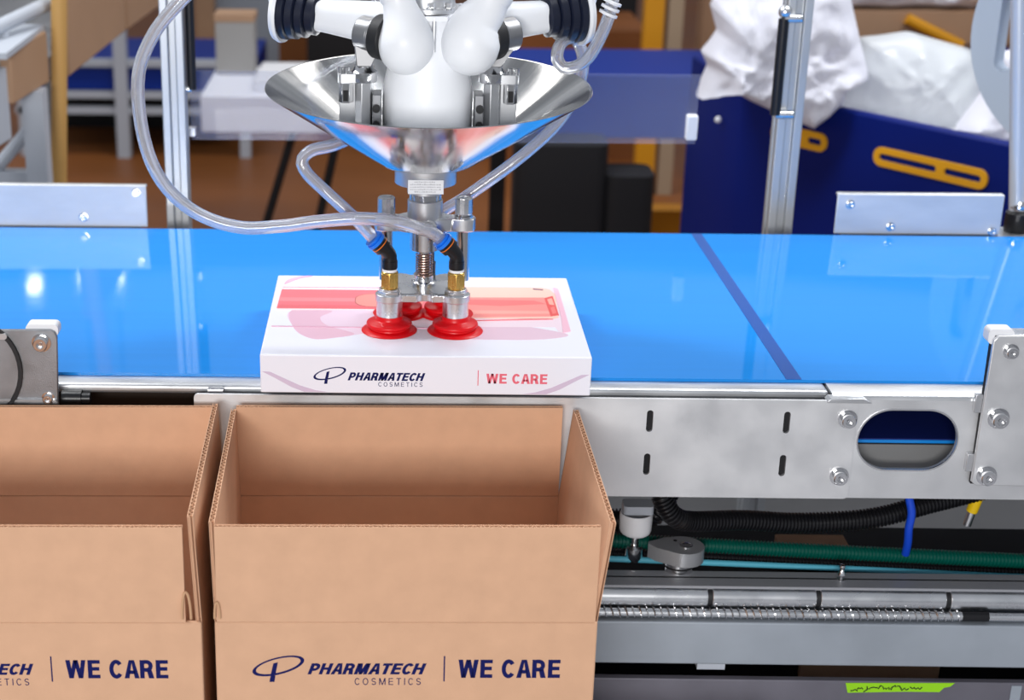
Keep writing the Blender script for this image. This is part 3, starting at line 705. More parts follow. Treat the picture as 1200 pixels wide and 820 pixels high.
# floor disc in the bowl
mb=MB(); mb.lathe([(.040,.2195),(.0790,.2195),(.0790,.2225),(.040,.2225)],64,Matrix.Translation((AX,AY,0)),close=False); rpart(mb,'bowl_floor',ALU)
def arm(s):
    """s=-1 left, +1 right : ball-ended link, black ring, steel pivot, bracket stand, upper arm with ribbed joint"""
    X=lambda d: AX+.0005+s*d
    cx=X(.0208) if s<0 else X(.0368); cyy=AY-.0340
    R0,R1=(.0252,.0145) if s<0 else (.0264,.0172)
    tx=X(.0275) if s<0 else X(.0520)
    path=spline([Vector((cx,cyy,.2800)),Vector((cx,cyy,.2900)),Vector((cx,cyy,.3085)),Vector((cx+(tx-cx)*.30,cyy+.001,.3250)),Vector((tx,cyy+.003,.3440)),Vector((tx+s*.012,cyy+.010,.3900)),Vector((tx+s*.045,cyy+.045,.66))],10)
    def rad(i):
        z=path[i].z
        if z<.3085: return sqrt(max(1e-7,R0**2-((.3085-z)*R0/.0285)**2))
        if z<.3440:
            t=(z-.3085)/.0355; t=t*t*(3-2*t); return R0+(R1-R0)*t
        return R1
    mb=MB(); mb.tube(path,.02,28,rfun=rad); rpart(mb,'link_arm',WHITEP,angle=60)
    # black ring and pivot, axis from ball outward
    a=Vector((cx+s*.0150,cyy+.006,.3110)) if s<0 else Vector((cx+.0135,cyy+.008,.3110)); dirv=Vector((s*1,.62,.10)).normalized()
    mb=MB(); mb.cyl(a,a+dirv*.0125,.0205,.0195,32); rpart(mb,'black_ring',RUBBER,bevel=.0015)
    mb=MB(); mb.cyl(a+dirv*.0125,a+dirv*.0155,.0170,n=32); mb.cyl(a+dirv*.0155,a+dirv*.0300,.0150,n=32); pv=rpart(mb,'pivot_housing',CAST,bevel=.001)
    e=a+dirv*.0300
    mb=MB(); mb.cyl(e,e+dirv*.0020,.0110,n=6); rpart(mb,'pivot_nut',CHROME,pv)
    # tapered web going down to the stand
    c=a+dirv*.0210
    sx=X(.0580)
    mb=MB(); mb.prism([[(c.x-.0135,c.z-.004),(c.x+.0135,c.z-.004),(sx+.0065,.2845),(sx-.0065,.2845)]],.012,XZ(c.y-.006)); rpart(mb,'web',CAST,bevel=.001)
    # stand
    sy=AY-.013
    st=MB(); st.prism([hexagon(.0085,.3)],.0625,Matrix.Translation((sx,sy,.2220))); so=rpart(st,'stand_column',STEEL,bevel=.0006)
    mb=MB(); mb.lathe([(.0118,.2700),(.0124,.2710),(.0124,.2790),(.0100,.2810),(.0085,.2850)],28,Matrix.Translation((sx,sy,0))); rpart(mb,'stand_collar',CHROME,so)
    mb=MB(); a0,a1=sorted((X(.0805),X(.0590))); mb.box(a0,a1,sy+.002,sy+.012,.2224,.2700); rpart(mb,'side_plate',STEEL,so,bevel=.0008)
    mb=MB(); a0,a1=sorted((X(.0815),X(.0560))); mb.prism([rrect(a0,a1,sy-.010,sy+.010,.004)],.0080,Matrix.Translation((0,0,.2700))); rpart(mb,'clamp',STEEL,so,bevel=.0008)
    for q,(dx,dz) in enumerate(((.0790,.2790),(.0735,.2790))):
        mb=MB(); mb.cyl((X(dx),sy-.006,.2778),(X(dx),sy-.006,.2835),.0026,n=12); rpart(mb,'clamp_screw',CHROME,so)
    mb=MB(); mb.cyl((X(.0740),sy-.006,.2520),(X(.0740),sy-.006,.2700),.0064,n=6); rpart(mb,'hex_sleeve',CHROME,so,bevel=.0004)
    mb=MB(); mb.box(X(.0740)-.0022,X(.0740)+.0022,sy-.0128,sy-.0110,.2540,.2640); rpart(mb,'sleeve_slot',BLACKB,so)
    mb=MB(); mb.cyl((X(.0745),sy-.006,.2200),(X(.0745),sy-.006,.2270),.0085,n=20); mb.cyl((X(.0745),sy-.006,.2270),(X(.0745),sy-.006,.2325),.0056,n=6); rpart(mb,'foot_bolt',CHROME,so)
    mb=MB(); a0,a1=sorted((X(.0420),X(.0500))); mb.box(a0,a1,sy-.012,sy+.014,.2224,.2600); rpart(mb,'inner_plate',STEELD,so,bevel=.0008)
    for dz in (.2330,.2480):
        mb=MB(); mb.cyl((X(.0465),sy-.0118,dz),(X(.0465),sy-.0165,dz),.0036,n=14); rpart(mb,'plate_screw',RUBBER,so)
    # upper arm: white tapered shell, navy ribbed joint, white outer shell
    A0=Vector((X(.030),AY+.006,.3170)); A1=Vector((X(.1000) if s<0 else X(.1065),AY+.030,.3225)); d=(A1-A0).normalized()
    Mx=Matrix.Translation(A0)@d.to_track_quat('Z','Y').to_matrix().to_4x4()
    L=(A1-A0).length
    mb=MB(); n=28; rings=[]
    for k,(tt,r) in enumerate(((0,.020),(.35,.0185),(.8,.0155),(1,.0145))):
        rings.append([(r*1.02*abs(cos(2*pi*i/n))**.65*(1 if cos(2*pi*i/n)>=0 else -1), r*.98*abs(sin(2*pi*i/n))**.65*(1 if sin(2*pi*i/n)>=0 else -1), tt*L) for i in range(n)])
    vs=[p for r_ in rings for p in r_]; fs=[]
    for k in range(3):
        for i in range(n): j=(i+1)%n; fs.append((k*n+i,k*n+j,(k+1)*n+j,(k+1)*n+i))
    fs.append(tuple(reversed(range(n)))); fs.append(tuple(range(3*n,4*n)))
    mb.add(vs,fs,Mx); rpart(mb,'upper_arm_shell',WHITEP,angle=50)
    jp=[(.0150,L-.002)]
    for r,z0,z1 in ((.0190,0,.0085),(.0225,.0092,.0170),(.0250,.0178,.0255),(.0265,.0263,.0340)):
        jp+=[(r-.0016,L+z0),(r,L+z0+.0008),(r,L+z1-.0008),(r-.0016,L+z1)]
    mb=MB(); mb.lathe(jp,40,Mx); j=rpart(mb,'ribbed_joint',NAVYJ)
    mb=MB(); mb.lathe([(.0268,L+.0330),(.0296,L+.0322),(.0302,L+.0350),(.0285,L+.0390),(.0150,L+.0410),(0,L+.0415)],40,Mx); rpart(mb,'joint_shell',WHITEP)
    mb=MB()
    B=A1+d*.030
    mb.tube(spline([B+Vector((0,.012,.006)),B+Vector((s*.004,.024,.05)),B+Vector((-s*.02,.06,.20)),Vector((X(.06),AY+.10,.66))],8),.019,20); rpart(mb,'forearm',WHITEP)
arm(-1); arm(1)
# third arm behind
mb=MB(); mb.tube(spline([(AX,AY+.032,.262),(AX,AY+.036,.300),(AX,AY+.050,.36),(AX,AY+.09,.66)],8),.019,20,rfun=None); rpart(mb,'rear_link_arm',WHITEP)
mb=MB(); mb.lathe([(.150,.66),(.160,.67),(.160,.74),(.120,.78)],48,Matrix.Translation((AX,AY+.02,0))); rpart(mb,'robot_base',WHITEP)

# ------------------------------------------------------------------ vacuum gripper
gr=thing('vacuum_gripper','steel gripper yoke with four red suction cups on the product box','gripper',(AX,AY,.0374))
ginv=Matrix.Translation((-AX,-AY,-.0374))
def gpart(mb,name,m,parent=None,M=None,**k):
    o=mb.build(name,m,parent or gr,**k)
    if parent is None: o.matrix_local=ginv@(M or Matrix())
    return o
T=lambda x,y,z=0: Matrix.Translation((x,y,z))
# split clamp on the shaft, yoke arms
mb=MB(); mb.lathe([(.0152,.1400),(.0165,.1405),(.0165,.1570),(.0158,.1578)],40,T(AX,AY)); gpart(mb,'clamp_sleeve',STEEL)
yo=[]
yk=[(-.0455,-.0090),(-.0400,-.0115),(-.0330,-.0115),(-.0250,-.0085),(-.0180,-.0130),(.0180,-.0130),(.0250,-.0085),(.0330,-.0115),(.0400,-.0115),(.0455,-.0090),(.0475,0),(.0455,.0090),(.0400,.0115),(.0330,.0115),(.0250,.0085),(.0180,.0150),(-.0180,.0150),(-.0250,.0085),(-.0330,.0115),(-.0400,.0115),(-.0455,.0090),(-.0475,0)]
mb=MB(); mb.prism([yk],.0125,T(AX,AY,.1285)); gpart(mb,'yoke',ALU,bevel=.0012)
for dx in (-.0362,.0362):
    mb=MB(); mb.cyl((AX+dx,AY-.002,.1410),(AX+dx,AY-.002,.1432),.0088,n=24); mb.cyl((AX+dx,AY-.002,.1436),(AX+dx,AY-.002,.1448),.0078,n=20); gpart(mb,'washer',CHROME)
    mb=MB(); mb.lathe([(.0078,.1448),(.0082,.1455),(.0082,.1590),(.0074,.1602),(.0050,.1604),(.0048,.1580),(0,.1580)],12,T(AX+dx,AY-.002)); gpart(mb,'cap_nut',ALU,angle=20)
    mb=MB(); mb.lathe([(.0064,.0800),(.0064,.1285)],20,T(AX+dx,AY-.002)); gpart(mb,'guide_rod',CHROME)
mb=MB(); M=T(AX+.003,AY-.0130,.1340)@Matrix.Rotation(pi/2,4,'X')
mb.lathe([(.0078,0),(.0078,.0030),(.0060,.0040),(.0056,.0058),(.0040,.0066),(0,.0068)],24,M); gpart(mb,'clamp_screw',CHROME)
mb=MB(); mb.lathe([(.0125,.1090),(.0138,.1096),(.0138,.1285)],36,T(AX,AY)); gpart(mb,'lower_sleeve',ALU)
mb=MB(); mb.lathe([(.0062,.0740),(.0062,.1095)],28,T(AX,AY)); gpart(mb,'plunger_rod',CHROME)
pts=[]; tn=9
for i in range(tn*14+1): a=2*pi*i/14; pts.append((AX+.0078*cos(a),AY+.0078*sin(a),.0830+i/(tn*14)*.0220))
mb=MB(); mb.tube(pts,.0006,6); gpart(mb,'spring',mat('copper_spring',(.50,.33,.28),.3,1))
mb=MB(); mb.lathe([(.0120,.0745),(.0120,.0775),(.0092,.0785),(.0092,.0840),(.0100,.0845)],30,T(AX,AY)); gpart(mb,'plunger_nut',CHROME)
# cross plate carrying four cups
FY,RY=.0690,.1190; LX,RX=.1166,.1786; LX2,RX2=.1268,.1716
mb=MB(); 
def boss_arc(cx,cy,a0,a1,r,n=10): return [(cx+r*cos(radians(a0+(a1-a0)*k/n)),cy+r*sin(radians(a0+(a1-a0)*k/n))) for k in range(n+1)]
pl=boss_arc(LX,FY,110,325,.0135)+boss_arc(AX,FY-.012,150,30,.0080,4)+boss_arc(RX,FY,215,430,.0135)+boss_arc(AX+.034,AY-.002,220,140,.0060,4)+boss_arc(RX2,RY,-60,145,.0120)+boss_arc(AX,RY+.013,-40,-140,.0060,4)+boss_arc(LX2,RY,35,240,.0120)+boss_arc(AX-.034,AY-.002,40,-40,.0060,4)
mb.prism([pl],.0070,T(0,0,.0675)); gpart(mb,'cup_plate',ALU,bevel=.0008)
cup_prof=[(.0060,.0374),(.0240,.0374),(.0260,.0375),(.0263,.0379),(.0258,.0385),(.0225,.0398),(.0192,.0408),(.0190,.0418),(.0204,.0424),(.0213,.0434),(.0215,.0448),(.0211,.0460),(.0200,.0466),(.0165,.0476),(.0134,.0486),(.0128,.0496),(.0128,.0530)]
_cup=None
for cx,cy in ((LX,FY),(RX,FY),(LX2,RY),(RX2,RY)):
    if _cup is None:
        mb=MB(); mb.lathe(cup_prof,44); _cup=gpart(mb,'suction_cup',RED,M=T(cx,cy),angle=60)
        mb=MB(); mb.lathe([(.0119,.0508),(.0122,.0512),(.0122,.0675)],36); _boss=gpart(mb,'cup_boss',ALU,M=T(cx,cy))
        mb=MB(); mb.prism([hexagon(.0112,.2)],.0030,T(0,0,.0745)); mb.lathe([(.0098,.0775),(.0098,.0795)],28); _nut=gpart(mb,'hex_nut',ALU,M=T(cx,cy),bevel=.0005)
        mb=MB(); mb.prism([hexagon(.0091,.5)],.0125,T(0,0,.0815)); mb.lathe([(.0080,.0795),(.0080,.0950),(.0070,.0958)],24); _br=gpart(mb,'brass_fitting',BRASS,M=T(cx,cy),bevel=.0006)
        mb=MB(); mb.lathe([(.0069,.0955),(.0069,.0982)],24); _wr=gpart(mb,'white_seal',WHITEM,M=T(cx,cy))
        mb=MB(); mb.tube(spline([(0,0,.0980),(0,0,.1050),(-.0004,0,.1110),(-.0035,-.001,.1160),(-.0080,-.002,.1205),(-.0105,-.0025,.1230)],6),.0066,20); mb.cyl((-.0060,-.0015,.1185),(-.0118,-.0028,.1243),.0086,n=24); mb.lathe([(.0072,.0990),(.0072,.1060)],24); _el=gpart(mb,'push_elbow',BLACK,M=T(cx,cy),angle=50)
        mb=MB(); mb.cyl((-.0118,-.0028,.1243),(-.0140,-.0033,.1265),.0092,n=24); mb.cyl((-.0140,-.0033,.1265),(-.0160,-.0037,.1285),.0078,.0088,n=24); _cl=gpart(mb,'release_collar',BLUEF,M=T(cx,cy))
        mb=MB(); mb.cyl((-.0090,-.0022,.1215),(-.0096,-.0023,.1221),.0088,n=24); _rg=gpart(mb,'amber_ring',mat('amber',srgb(230,120,30),.4),M=T(cx,cy))
    else:
        for o in ((_cup,_boss,_nut,_br,_wr,_el,_cl,_rg) if cy==FY else (_cup,_boss)): share(o,ginv@T(cx,cy),gr)

mb=MB(); mb.lathe([(.0075,.0745),(.0075,.0900),(.0062,.0910),(.0062,.1000)],20,T(AX+.004,RY)); gpart(mb,'rear_fitting',BLACK)
# ------------------------------------------------------------------ clear air hoses
def air_hose(label,pts,ro=.0058,ri=.0040):
    sp=spline(pts,10); L=sum((b-a).length for a,b in zip(sp,sp[1:])); q=resample(sp,max(30,int(L/.005)))
    mb=MB(); n=18
    mb.tube(q,ro,n,caps=False); k=len(mb.v); mb.tube(q,ri,n,caps=False,flip=True)
    m=len(q)
    for e in (0,(m-1)*n):
        for i in range(n):
            a,b=e+i,e+(i+1)%n; f=(a,b,b+k,a+k); mb.f.append(f if e else tuple(reversed(f)))
    o=mb.build('air_hose',TUBE,None,angle=60); tag(o,label,'hose','clear air hoses of the gripper'); return o
ex=lambda cx,cy:(cx-.0150,cy-.0035,.1275)
a=ex(RX,FY)
air_hose('clear air hose making the big loop at left of the bowl',[(a[0],a[1],a[2]),(.1560,.058,.1358),(.1440,.046,.1435),(.1187,.040,.1519),(.0879,.038,.1545),(.0494,.037,.1515),(.0186,.036,.1473),(-.0201,.036,.1460),(-.0582,.037,.1590),(-.0879,.038,.1871),(-.1030,.040,.2273),(-.1052,.040,.2804),(-.0902,.040,.3177),(-.0647,.040,.3471),(-.030,.045,.38),(.03,.09,.46)],.0060,.0042)
a=ex(LX,FY)
air_hose('clear air hose bent in a short hairpin just below the bowl',[(a[0],a[1],a[2]),(.0850,.072,.1440),(.0560,.080,.1690),(.0400,.080,.1850),(.0350,.082,.1965),(.0440,.086,.2055),(.0640,.100,.2075),(.0830,.150,.2075),(.098,.205,.222),(.10,.265,.27),(.10,.285,.40)])
air_hose('clear air hose rising at right from behind the yoke into a small curl',[(AX+.004,RY,.0985),(.1540,.1200,.1100),(.1580,.1270,.1260),(.1690,.130,.1385),(.1876,.132,.1502),(.2312,.133,.1830),(.2635,.140,.2100),(.2830,.160,.2280),(.2960,.168,.2560),(.2960,.155,.2810),(.2855,.138,.3010),(.2715,.120,.3000),(.2675,.112,.2870),(.2760,.106,.2790),(.2940,.108,.2870),(.3080,.114,.3110),(.3160,.12,.3375),(.32,.13,.38),(.29,.15,.46)])
t=thing('hose_clip','white ridged hose connector at the top right of the robot','connector',(.3125,.1165,.3270))
for z in (0,.005,.010):
    mb=MB(); Mq=T(z*.35,z*.25,z)@Matrix.Rotation(radians(22),4,'Y')
    mb.lathe([(.0062,-.0016),(.0088,-.0012),(.0088,.0012),(.0062,.0016)],24,Mq,close=False); mb.build('ridge',WHITEM,t)

# ------------------------------------------------------------------ guard posts, handle, acrylic strip behind the belt
def profile(w):
    g=w*.16; d=w*.22; h=w/2; out=[]
    for k in range(4):
        c,s=cos(pi/2*k),sin(pi/2*k); L=[(h,-h),(h,-g),(h-d,-g),(h-d,g),(h,g)]
        out+=[(x*c-y*s,x*s+y*c) for x,y in L]
    return out
def post(label,x,y,w,top,name='guard_post'):
    t=thing(name,label,'post',(x,y,FZ))
    mb=MB(); mb.prism([profile(w)],top-FZ); mb.build('profile',ALUB,t,bevel=.0012)
    mb=MB(); mb.box(-.04,.04,-.04,.04,0,.012); mb.build('foot_plate',STEEL,t)
    return t
p1=post('silver aluminium guard post behind the belt, left of the bowl',-.1540,.625,.0285,.75)
p2=post('silver aluminium guard post with black handle in front of the blue bin',.6080,.625,.0310,.75)
def bar_handle(x,y,z0,z1,parent,side,r=.0065):
    ex=bpy.data.objects[parent.name].location
    mb=MB(); q=[(x-side*.0,y,z0-ex.z),(x,y,z1-ex.z)]
    q=[(p[0]-ex.x,p[1]-ex.y,p[2]) for p in q]
    mb.tube(spline(q,4),r,14); mb.build('handle',BLACK,parent)
    for z in (z0,z1):
        mb=MB(); mb.cyl((x-ex.x,y-ex.y,z-ex.z),(0,y-ex.y,z-ex.z),.0050,n=12); mb.build('handle_mount',ALU,parent)
bar_handle(.5865,.6000,.1350,.2520,p2,1)
bar_handle(-.1330,.6280,.1550,.3000,p1,-1,.0058)
mb=MB(); mb.sphere((.5870-.608,.600-.625,.2600-FZ),.008,14); mb.build('end_ball',ALU,p2)
# leaning rod with black foot
t=thing('steel_rod','slim pale metal rod leaning at the right edge with black foot','rod',(.9010,.600,-.0))
mb=MB(); mb.cyl((-.001,0,.010),(-.076,.010,.60),.0100,n=20); mb.build('rod',mat('white_metal_rod',srgb(206,210,216),.35,.3),t)
mb=MB(); mb.lathe([(.0150,-.010),(.0160,.0),(.0150,.014),(.0110,.018)],20); mb.build('foot',BLACK,t)
mb=MB(); mb.lathe([(.0115,.018),(.0125,.022),(.0105,.030)],20); mb.build('collar',CHROME,t)
mb=MB(); mb.box(-.03,.03,-.042,.02,-.03,-.010); mb.build('foot_bracket',STEEL,t)
# big pale disc with a slot
t=thing('slotted_disc','large pale grey disc with a long slot, right edge','disc',(1.060,.84,.190),radians(-46))
r=.165
sl=rrect(-.125,-.100,-.055,.060,.0124,6)
mb=MB(); mb.prism([circle(0,0,r,64),sl],.030,XZ(-.015)); mb.build('disc',mat('disc_grey',srgb(178,190,206),.4),t,bevel=.006,seg=3)
mb=MB(); mb.cyl((0,-.03,0),(0,.05,0),.025,n=24); mb.build('hub',STEEL,t)
mb=MB(); mb.box(-.02,.02,.05,.09,FZ-.19,.03); mb.build('stand',STEEL,t)
# clear acrylic strip
t=thing('acrylic_guard','clear acrylic guard strip stretched between the two posts','guard panel',(.18,.66,.13))
mb=MB(); mb.box(-.320,.322,-.002,.002,-.0455,.0425); mb.build('sheet',ACRYL,t)
mb=MB(); mb.box(.309,.323,-.008,.006,-.040,-.008); mb.build('clip',WHITEM,t,bevel=.002)
mb=MB(); mb.box(-.330,-.314,-.008,.006,-.040,-.030); mb.build('post_bracket',ALU,t)

# ------------------------------------------------------------------ background: left machine line
t=thing('panelled_machine','pale steel machine frame with tan side panels at the left','machine frame',(-.50,1.6,FZ))
li=Matrix.Translation((.50,-1.6,-FZ))
def fpart(mb,name,m,**k):
    o=mb.build(name,m,t,**k); o.matrix_local=li; return o
def side_panel(y0,x0,y1,x1,z0,z1,m,name):
    mb=MB(); d=.02
    mb.add([(x0-d,y0,z0),(x0,y0,z0),(x1,y1,z0),(x1-d,y1,z0),(x0-d,y0,z1),(x0,y0,z1),(x1,y1,z1),(x1-d,y1,z1)],[(0,3,2,1),(4,5,6,7),(0,1,5,4),(1,2,6,5),(2,3,7,6),(3,0,4,7)])
    fpart(mb,name,m,bevel=.003)
side_panel(1.28,-.512,1.475,-.492,.0,.090,TAN,'tan_panel')
side_panel(1.53,-.468,2.05,-.448,.0,.45,TAN,'tan_panel')
side_panel(2.07,-.446,2.9,-.40,.0,.45,TAN,'tan_panel')
side_panel(1.12,-.545,1.285,-.520,-.060,.062,GREYP,'grey_cover')
mb=MB(); mb.box(-.525,-.488,1.39,1.43,FZ,.0); fpart(mb,'leg',GREYP)
mb=MB(); mb.box(-.530,-.505,1.60,1.63,FZ,-.02); fpart(mb,'leg',STEELD)
mb=MB(); mb.box(-1.15,-1.11,1.39,1.43,FZ,.10); fpart(mb,'leg',GREYP)
mb=MB(); mb.box(-1.2,-.50,1.40,1.43,-.165,-.145); fpart(mb,'lower_rail',GREYP)
mb=MB(); mb.cyl((-.60,1.41,-.160),(-.505,1.41,-.055),.012,n=10); fpart(mb,'brace',GREYP)
mb=MB(); mb.cyl((-.60,1.15,.10),(-.478,1.62,.135),.0125,n=12); fpart(mb,'hand_rail',GREYP)
mb=MB(); mb.box(-.60,-.50,1.2,1.5,.088,.098); fpart(mb,'top_rail',GREYP)
mb=MB(); mb.cyl((-.543,1.37,.05),(-.543,1.37,.125),.009,n=10); fpart(mb,'rail_post',GREYP)
mb=MB(); mb.box(-1.3,-.52,1.6,2.9,-.02,.02); fpart(mb,'deck',STEELD)
o=None
mb=MB(); mb.cyl((0,0,0),(.0994,0,1.6),.0145,n=16); o=mb.build('ochre_pole',YPOLE); o.location=(-.537,1.502,FZ); tag(o,'ochre yellow upright pole beside the tan machine panels','pole')

# far bench with blue top
t=thing('work_bench','white framed bench with blue top far behind at the left','bench',(-.87,4.9,FZ))
mb=MB(); mb.box(-.45,.45,-.2,.5,.255,.335); mb.build('blue_top',BLUEB,t)
for z in (.165,.225,.345):
    mb=MB(); mb.box(-.45,.45,-.22,-.18,z,z+.025); mb.build('rail',GREYP,t)
mb=MB(); mb.box(-.066,-.018,-.24,-.19,0,.5); mb.build('leg',GREYP,t)
mb=MB(); mb.box(.40,.44,-.22,-.18,0,.35); mb.build('leg',GREYP,t)
mb=MB(); mb.box(-.44,-.40,-.22,-.18,0,.35); mb.build('leg',GREYP,t)
mb=MB(); mb.box(-.45,.45,.3,.6,.0,.16); mb.build('under_bench_shade',BLACKB,t)  # black block stands in for the shadow under the bench

# cabinets and boxes behind the left post
mb=MB(); mb.box(-.75,.05,6.5,7.1,FZ,.4); tag(mb.build('steel_cabinet',mat('cabinet_grey',srgb(150,158,170),.5)),'tall light grey cabinet far behind, left of the robot','cabinet')
t=thing('storage_box','beige box with tan rim standing on the white bench','box',(-.345,3.36,FZ+.5745))
mb=MB(); mb.box(-.055,.055,-.05,.06,0,.160); mb.build('box_body',mat('beige_grey',srgb(150,148,146),.6),t)
mb=MB(); mb.box(-.058,.058,-.053,.063,.152,.172); mb.build('rim',TAN,t)
mb=MB(); mb.box(-.83,-.74,6.35,6.42,FZ,.3); tag(mb.build('wooden_upright',TAN),'tan wooden upright just right of the left guard post','post')
mb=MB(); mb.box(-.40,.10,5.85,6.2,FZ,-.60); tag(mb.build('pallet_box',BROWNB),'low brown box behind the white bench','box')
# white bench
t=thing('light_bench','bright white bench with black slanted legs behind the hose loop','bench',(-.16,3.2,FZ))
mb=MB(); mb.box(-.252,.30,-.2,.25,.472,.574); mb.build('bench_body',mat('bright_white',srgb(246,248,255),.35),t,bevel=.004)
for x,dx in ((.0,-.075),(.125,-.055)):
    mb=MB(); mb.cyl((x,-.15,.472),(x+dx*1.9,-.17,0),.0125,n=10); mb.build('leg',BLACKB,t)
mb=MB(); mb.box(-.27,.02,3.06,3.35,FZ+.5745,FZ+.605); tag(mb.build('white_tray',WHITEM,None,bevel=.004),'flat white tray on the white bench','tray')
mb=MB(); mb.box(-.24,.30,5.2,5.7,FZ,-.38); tag(mb.build('dark_cabinet',BLACKB),'black cabinet directly behind the robot arms','cabinet')

# right of the robot
mb=MB(); mb.box(.45,1.06,4.7,5.2,FZ,-.41); tag(mb.build('cardboard_stack',BROWNB),'brown cardboard stack behind the hose curl','box')
mb=MB(); mb.box(.70,1.10,5.3,5.6,FZ,.3); tag(mb.build('dark_locker',BLACKB),'tall black locker above the brown stack','locker')
mb=MB(); mb.box(.965,1.030,4.18,4.24,FZ,.3); tag(mb.build('yellow_upright',mat('upright_yellow',srgb(216,150,24),.5)),'yellow rack upright behind the blue bench','post')
mb=MB(); mb.box(1.045,1.095,4.18,4.24,FZ,.3); tag(mb.build('beige_upright',mat('upright_beige',srgb(170,150,126),.5)),'beige upright right of the yellow one','post')
mb=MB(); mb.box(1.20,1.50,4.4,4.5,FZ,.3); tag(mb.build('tan_board',TAN),'tan board standing behind the white bag','board')
t=thing('blue_bench','dark blue bench top behind the clear acrylic strip','bench',(.66,2.75,FZ))
mb=MB(); mb.box(-.30,.30,-.15,.22,.555,.715); mb.build('bench_top',BLUEB,t,bevel=.004)
for x in (-.27,.27):
    mb=MB(); mb.box(x-.02,x+.02,.0,.04,0,.555); mb.build('leg',BLACKB,t)
t=thing('machine_housing','black rounded machine housing below the blue bench','housing',(.60,2.50,FZ))
mb=MB(); mb.prism([rrect(-.19,.035,-.07,.07,.03)],.575); mb.build('tall_body',BLACKB,t,bevel=.01)
mb=MB(); mb.prism([rrect(.030,.15,-.07,.07,.03)],.165,None,.335); mb.prism([rrect(.030,.10,-.05,.05,.02)],.335); mb.build('low_body',BLACKB,t,bevel=.01)
mb=MB(); mb.box(.80,1.06,3.1,3.18,FZ,FZ+.235); tag(mb.build('yellow_barrier',mat('barrier_yellow',srgb(196,130,20),.5)),'low yellow barrier on the floor left of the blue bin','barrier')

# ------------------------------------------------------------------ blue bin with bags
bn=thing('bulk_bin','large navy blue plastic bin with yellow slotted handles','bin',(1.25,1.5,FZ))
bi=Matrix.Translation((-1.25,-1.5,-FZ))
foot=[(.757,1.58),(1.27,.90),(1.80,1.30),(1.40,2.05),(.722,1.93)]
cxm=sum(p[0] for p in foot)/5; cym=sum(p[1] for p in foot)/5
def inset(k): return [(cxm+(x-cxm)*k, cym+(y-cym)*k) for x,y in foot]
mb=MB(); mb.prism([foot,inset(.94)],-.020-FZ,Matrix.Translation((0,0,FZ))); o=mb.build('bin_wall',BINB,bn,bevel=.006); o.matrix_local=bi
mb=MB(); mb.prism([inset(.945)],.03,Matrix.Translation((0,0,FZ+.02))); o=mb.build('bin_floor',BINB,bn); o.matrix_local=bi
A=Vector((.757,1.58,0)); B=Vector((1.27,.90,0)); d=(B-A).normalized(); nrm=Vector((d.y,-d.x,0))
if nrm.y>0: nrm=-nrm
def on_face(u,z,out): p=A+d*u+nrm*out; return Vector((p.x,p.y,z))
def slot_handle(u0,u1,z):
    M=Matrix(((d.x,0,-nrm.x,A.x+nrm.x*.004),(d.y,0,-nrm.y,A.y+nrm.y*.004),(0,1,0,0),(0,0,0,1)))
    mb=MB(); h=.0165
    mid=u0+(u1-u0)*.60
    mb.prism([rrect(u0,u1,z-h,z+h,h*.98,6),rrect(u0+.012,mid-.008,z-.0055,z+.0055,.005,4),rrect(mid+.008,u1-.012,z-.0055,z+.0055,.005,4)],.008,M)
    o=mb.build('slot_handle',HANDLE,bn,bevel=.002); fix_normals(o); o.matrix_local=bi
slot_handle(.299,.520,-.0865); slot_handle(.075,.200,-.0865)
for p in ((.735,1.68,-.10),(.748,1.62,-.42)):
    mb=MB(); mb.sphere(p,.0065,12); o=mb.build('rivet',WHITEM,bn); o.matrix_local=bi

def sack(name,label,outline,y0,thick,m,seed,fold=.03,lean=0,cat='bag',rings=22):
    """closed crumpled bag: outline in the XZ plane at depth y0, bulging to front and back with ridged folds"""
    n=len(outline); P=[]
    for i in range(n):
        a=Vector(outline[i]); b=Vector(outline[(i+1)%n])
        for k in range(7): P.append(a.lerp(b,k/7))
    cx=sum(p.x for p in P)/len(P); cz=sum(p.y for p in P)/len(P); N=len(P)
    vs=[];fs=[]
    off=Vector((seed*5.7,seed*2.9,seed*1.3))
    def pt(r,i,side):
        p=P[i]; x=cx+(p.x-cx)*r; z=cz+(p.y-cz)*r
        q=Vector((x*9,z*9,side))+off
        rid=(1-2*abs(noise.noise(q)))*.9+(1-2*abs(noise.noise(q*2.3+Vector((3,1,7)))))*.5+(1-2*abs(noise.noise(q*5.1)))*.22
        w=sqrt(max(0,1-r*r)); y=y0+side*(thick*w+fold*rid*min(1,w*1.6))+lean*(z-cz)
        return (x+fold*.25*noise.noise(q*1.7)*w,y,z+fold*.25*noise.noise(q*1.3+Vector((9,2,4)))*w)
    for side in (-1,1):
        base=len(vs); vs.append(pt(0,0,side))
        for k in range(1,rings+1):
            for i in range(N): vs.append(pt(k/rings,i,side))
        for i in range(N):
            j=(i+1)%N; f=(base,base+1+i,base+1+j); fs.append(f if side<0 else tuple(reversed(f)))
            for k in range(rings-1):
                a=base+1+k*N; f=(a+i,a+N+i,a+N+j,a+j); fs.append(f if side<0 else tuple(reversed(f)))
    c=Vector((cx,y0,min(p.y for p in P)))
    mb=MB(); mb.add([tuple(Vector(v)-c) for v in vs],fs); o=mb.build(name,m,None,angle=75); 
    bm=bmesh.new(); bm.from_mesh(o.data); bmesh.ops.remove_doubles(bm,verts=bm.verts,dist=1e-5); bmesh.ops.recalc_face_normals(bm,faces=bm.faces); bm.to_mesh(o.data); bm.free()
    o.location=c; tag(o,label,cat); return o
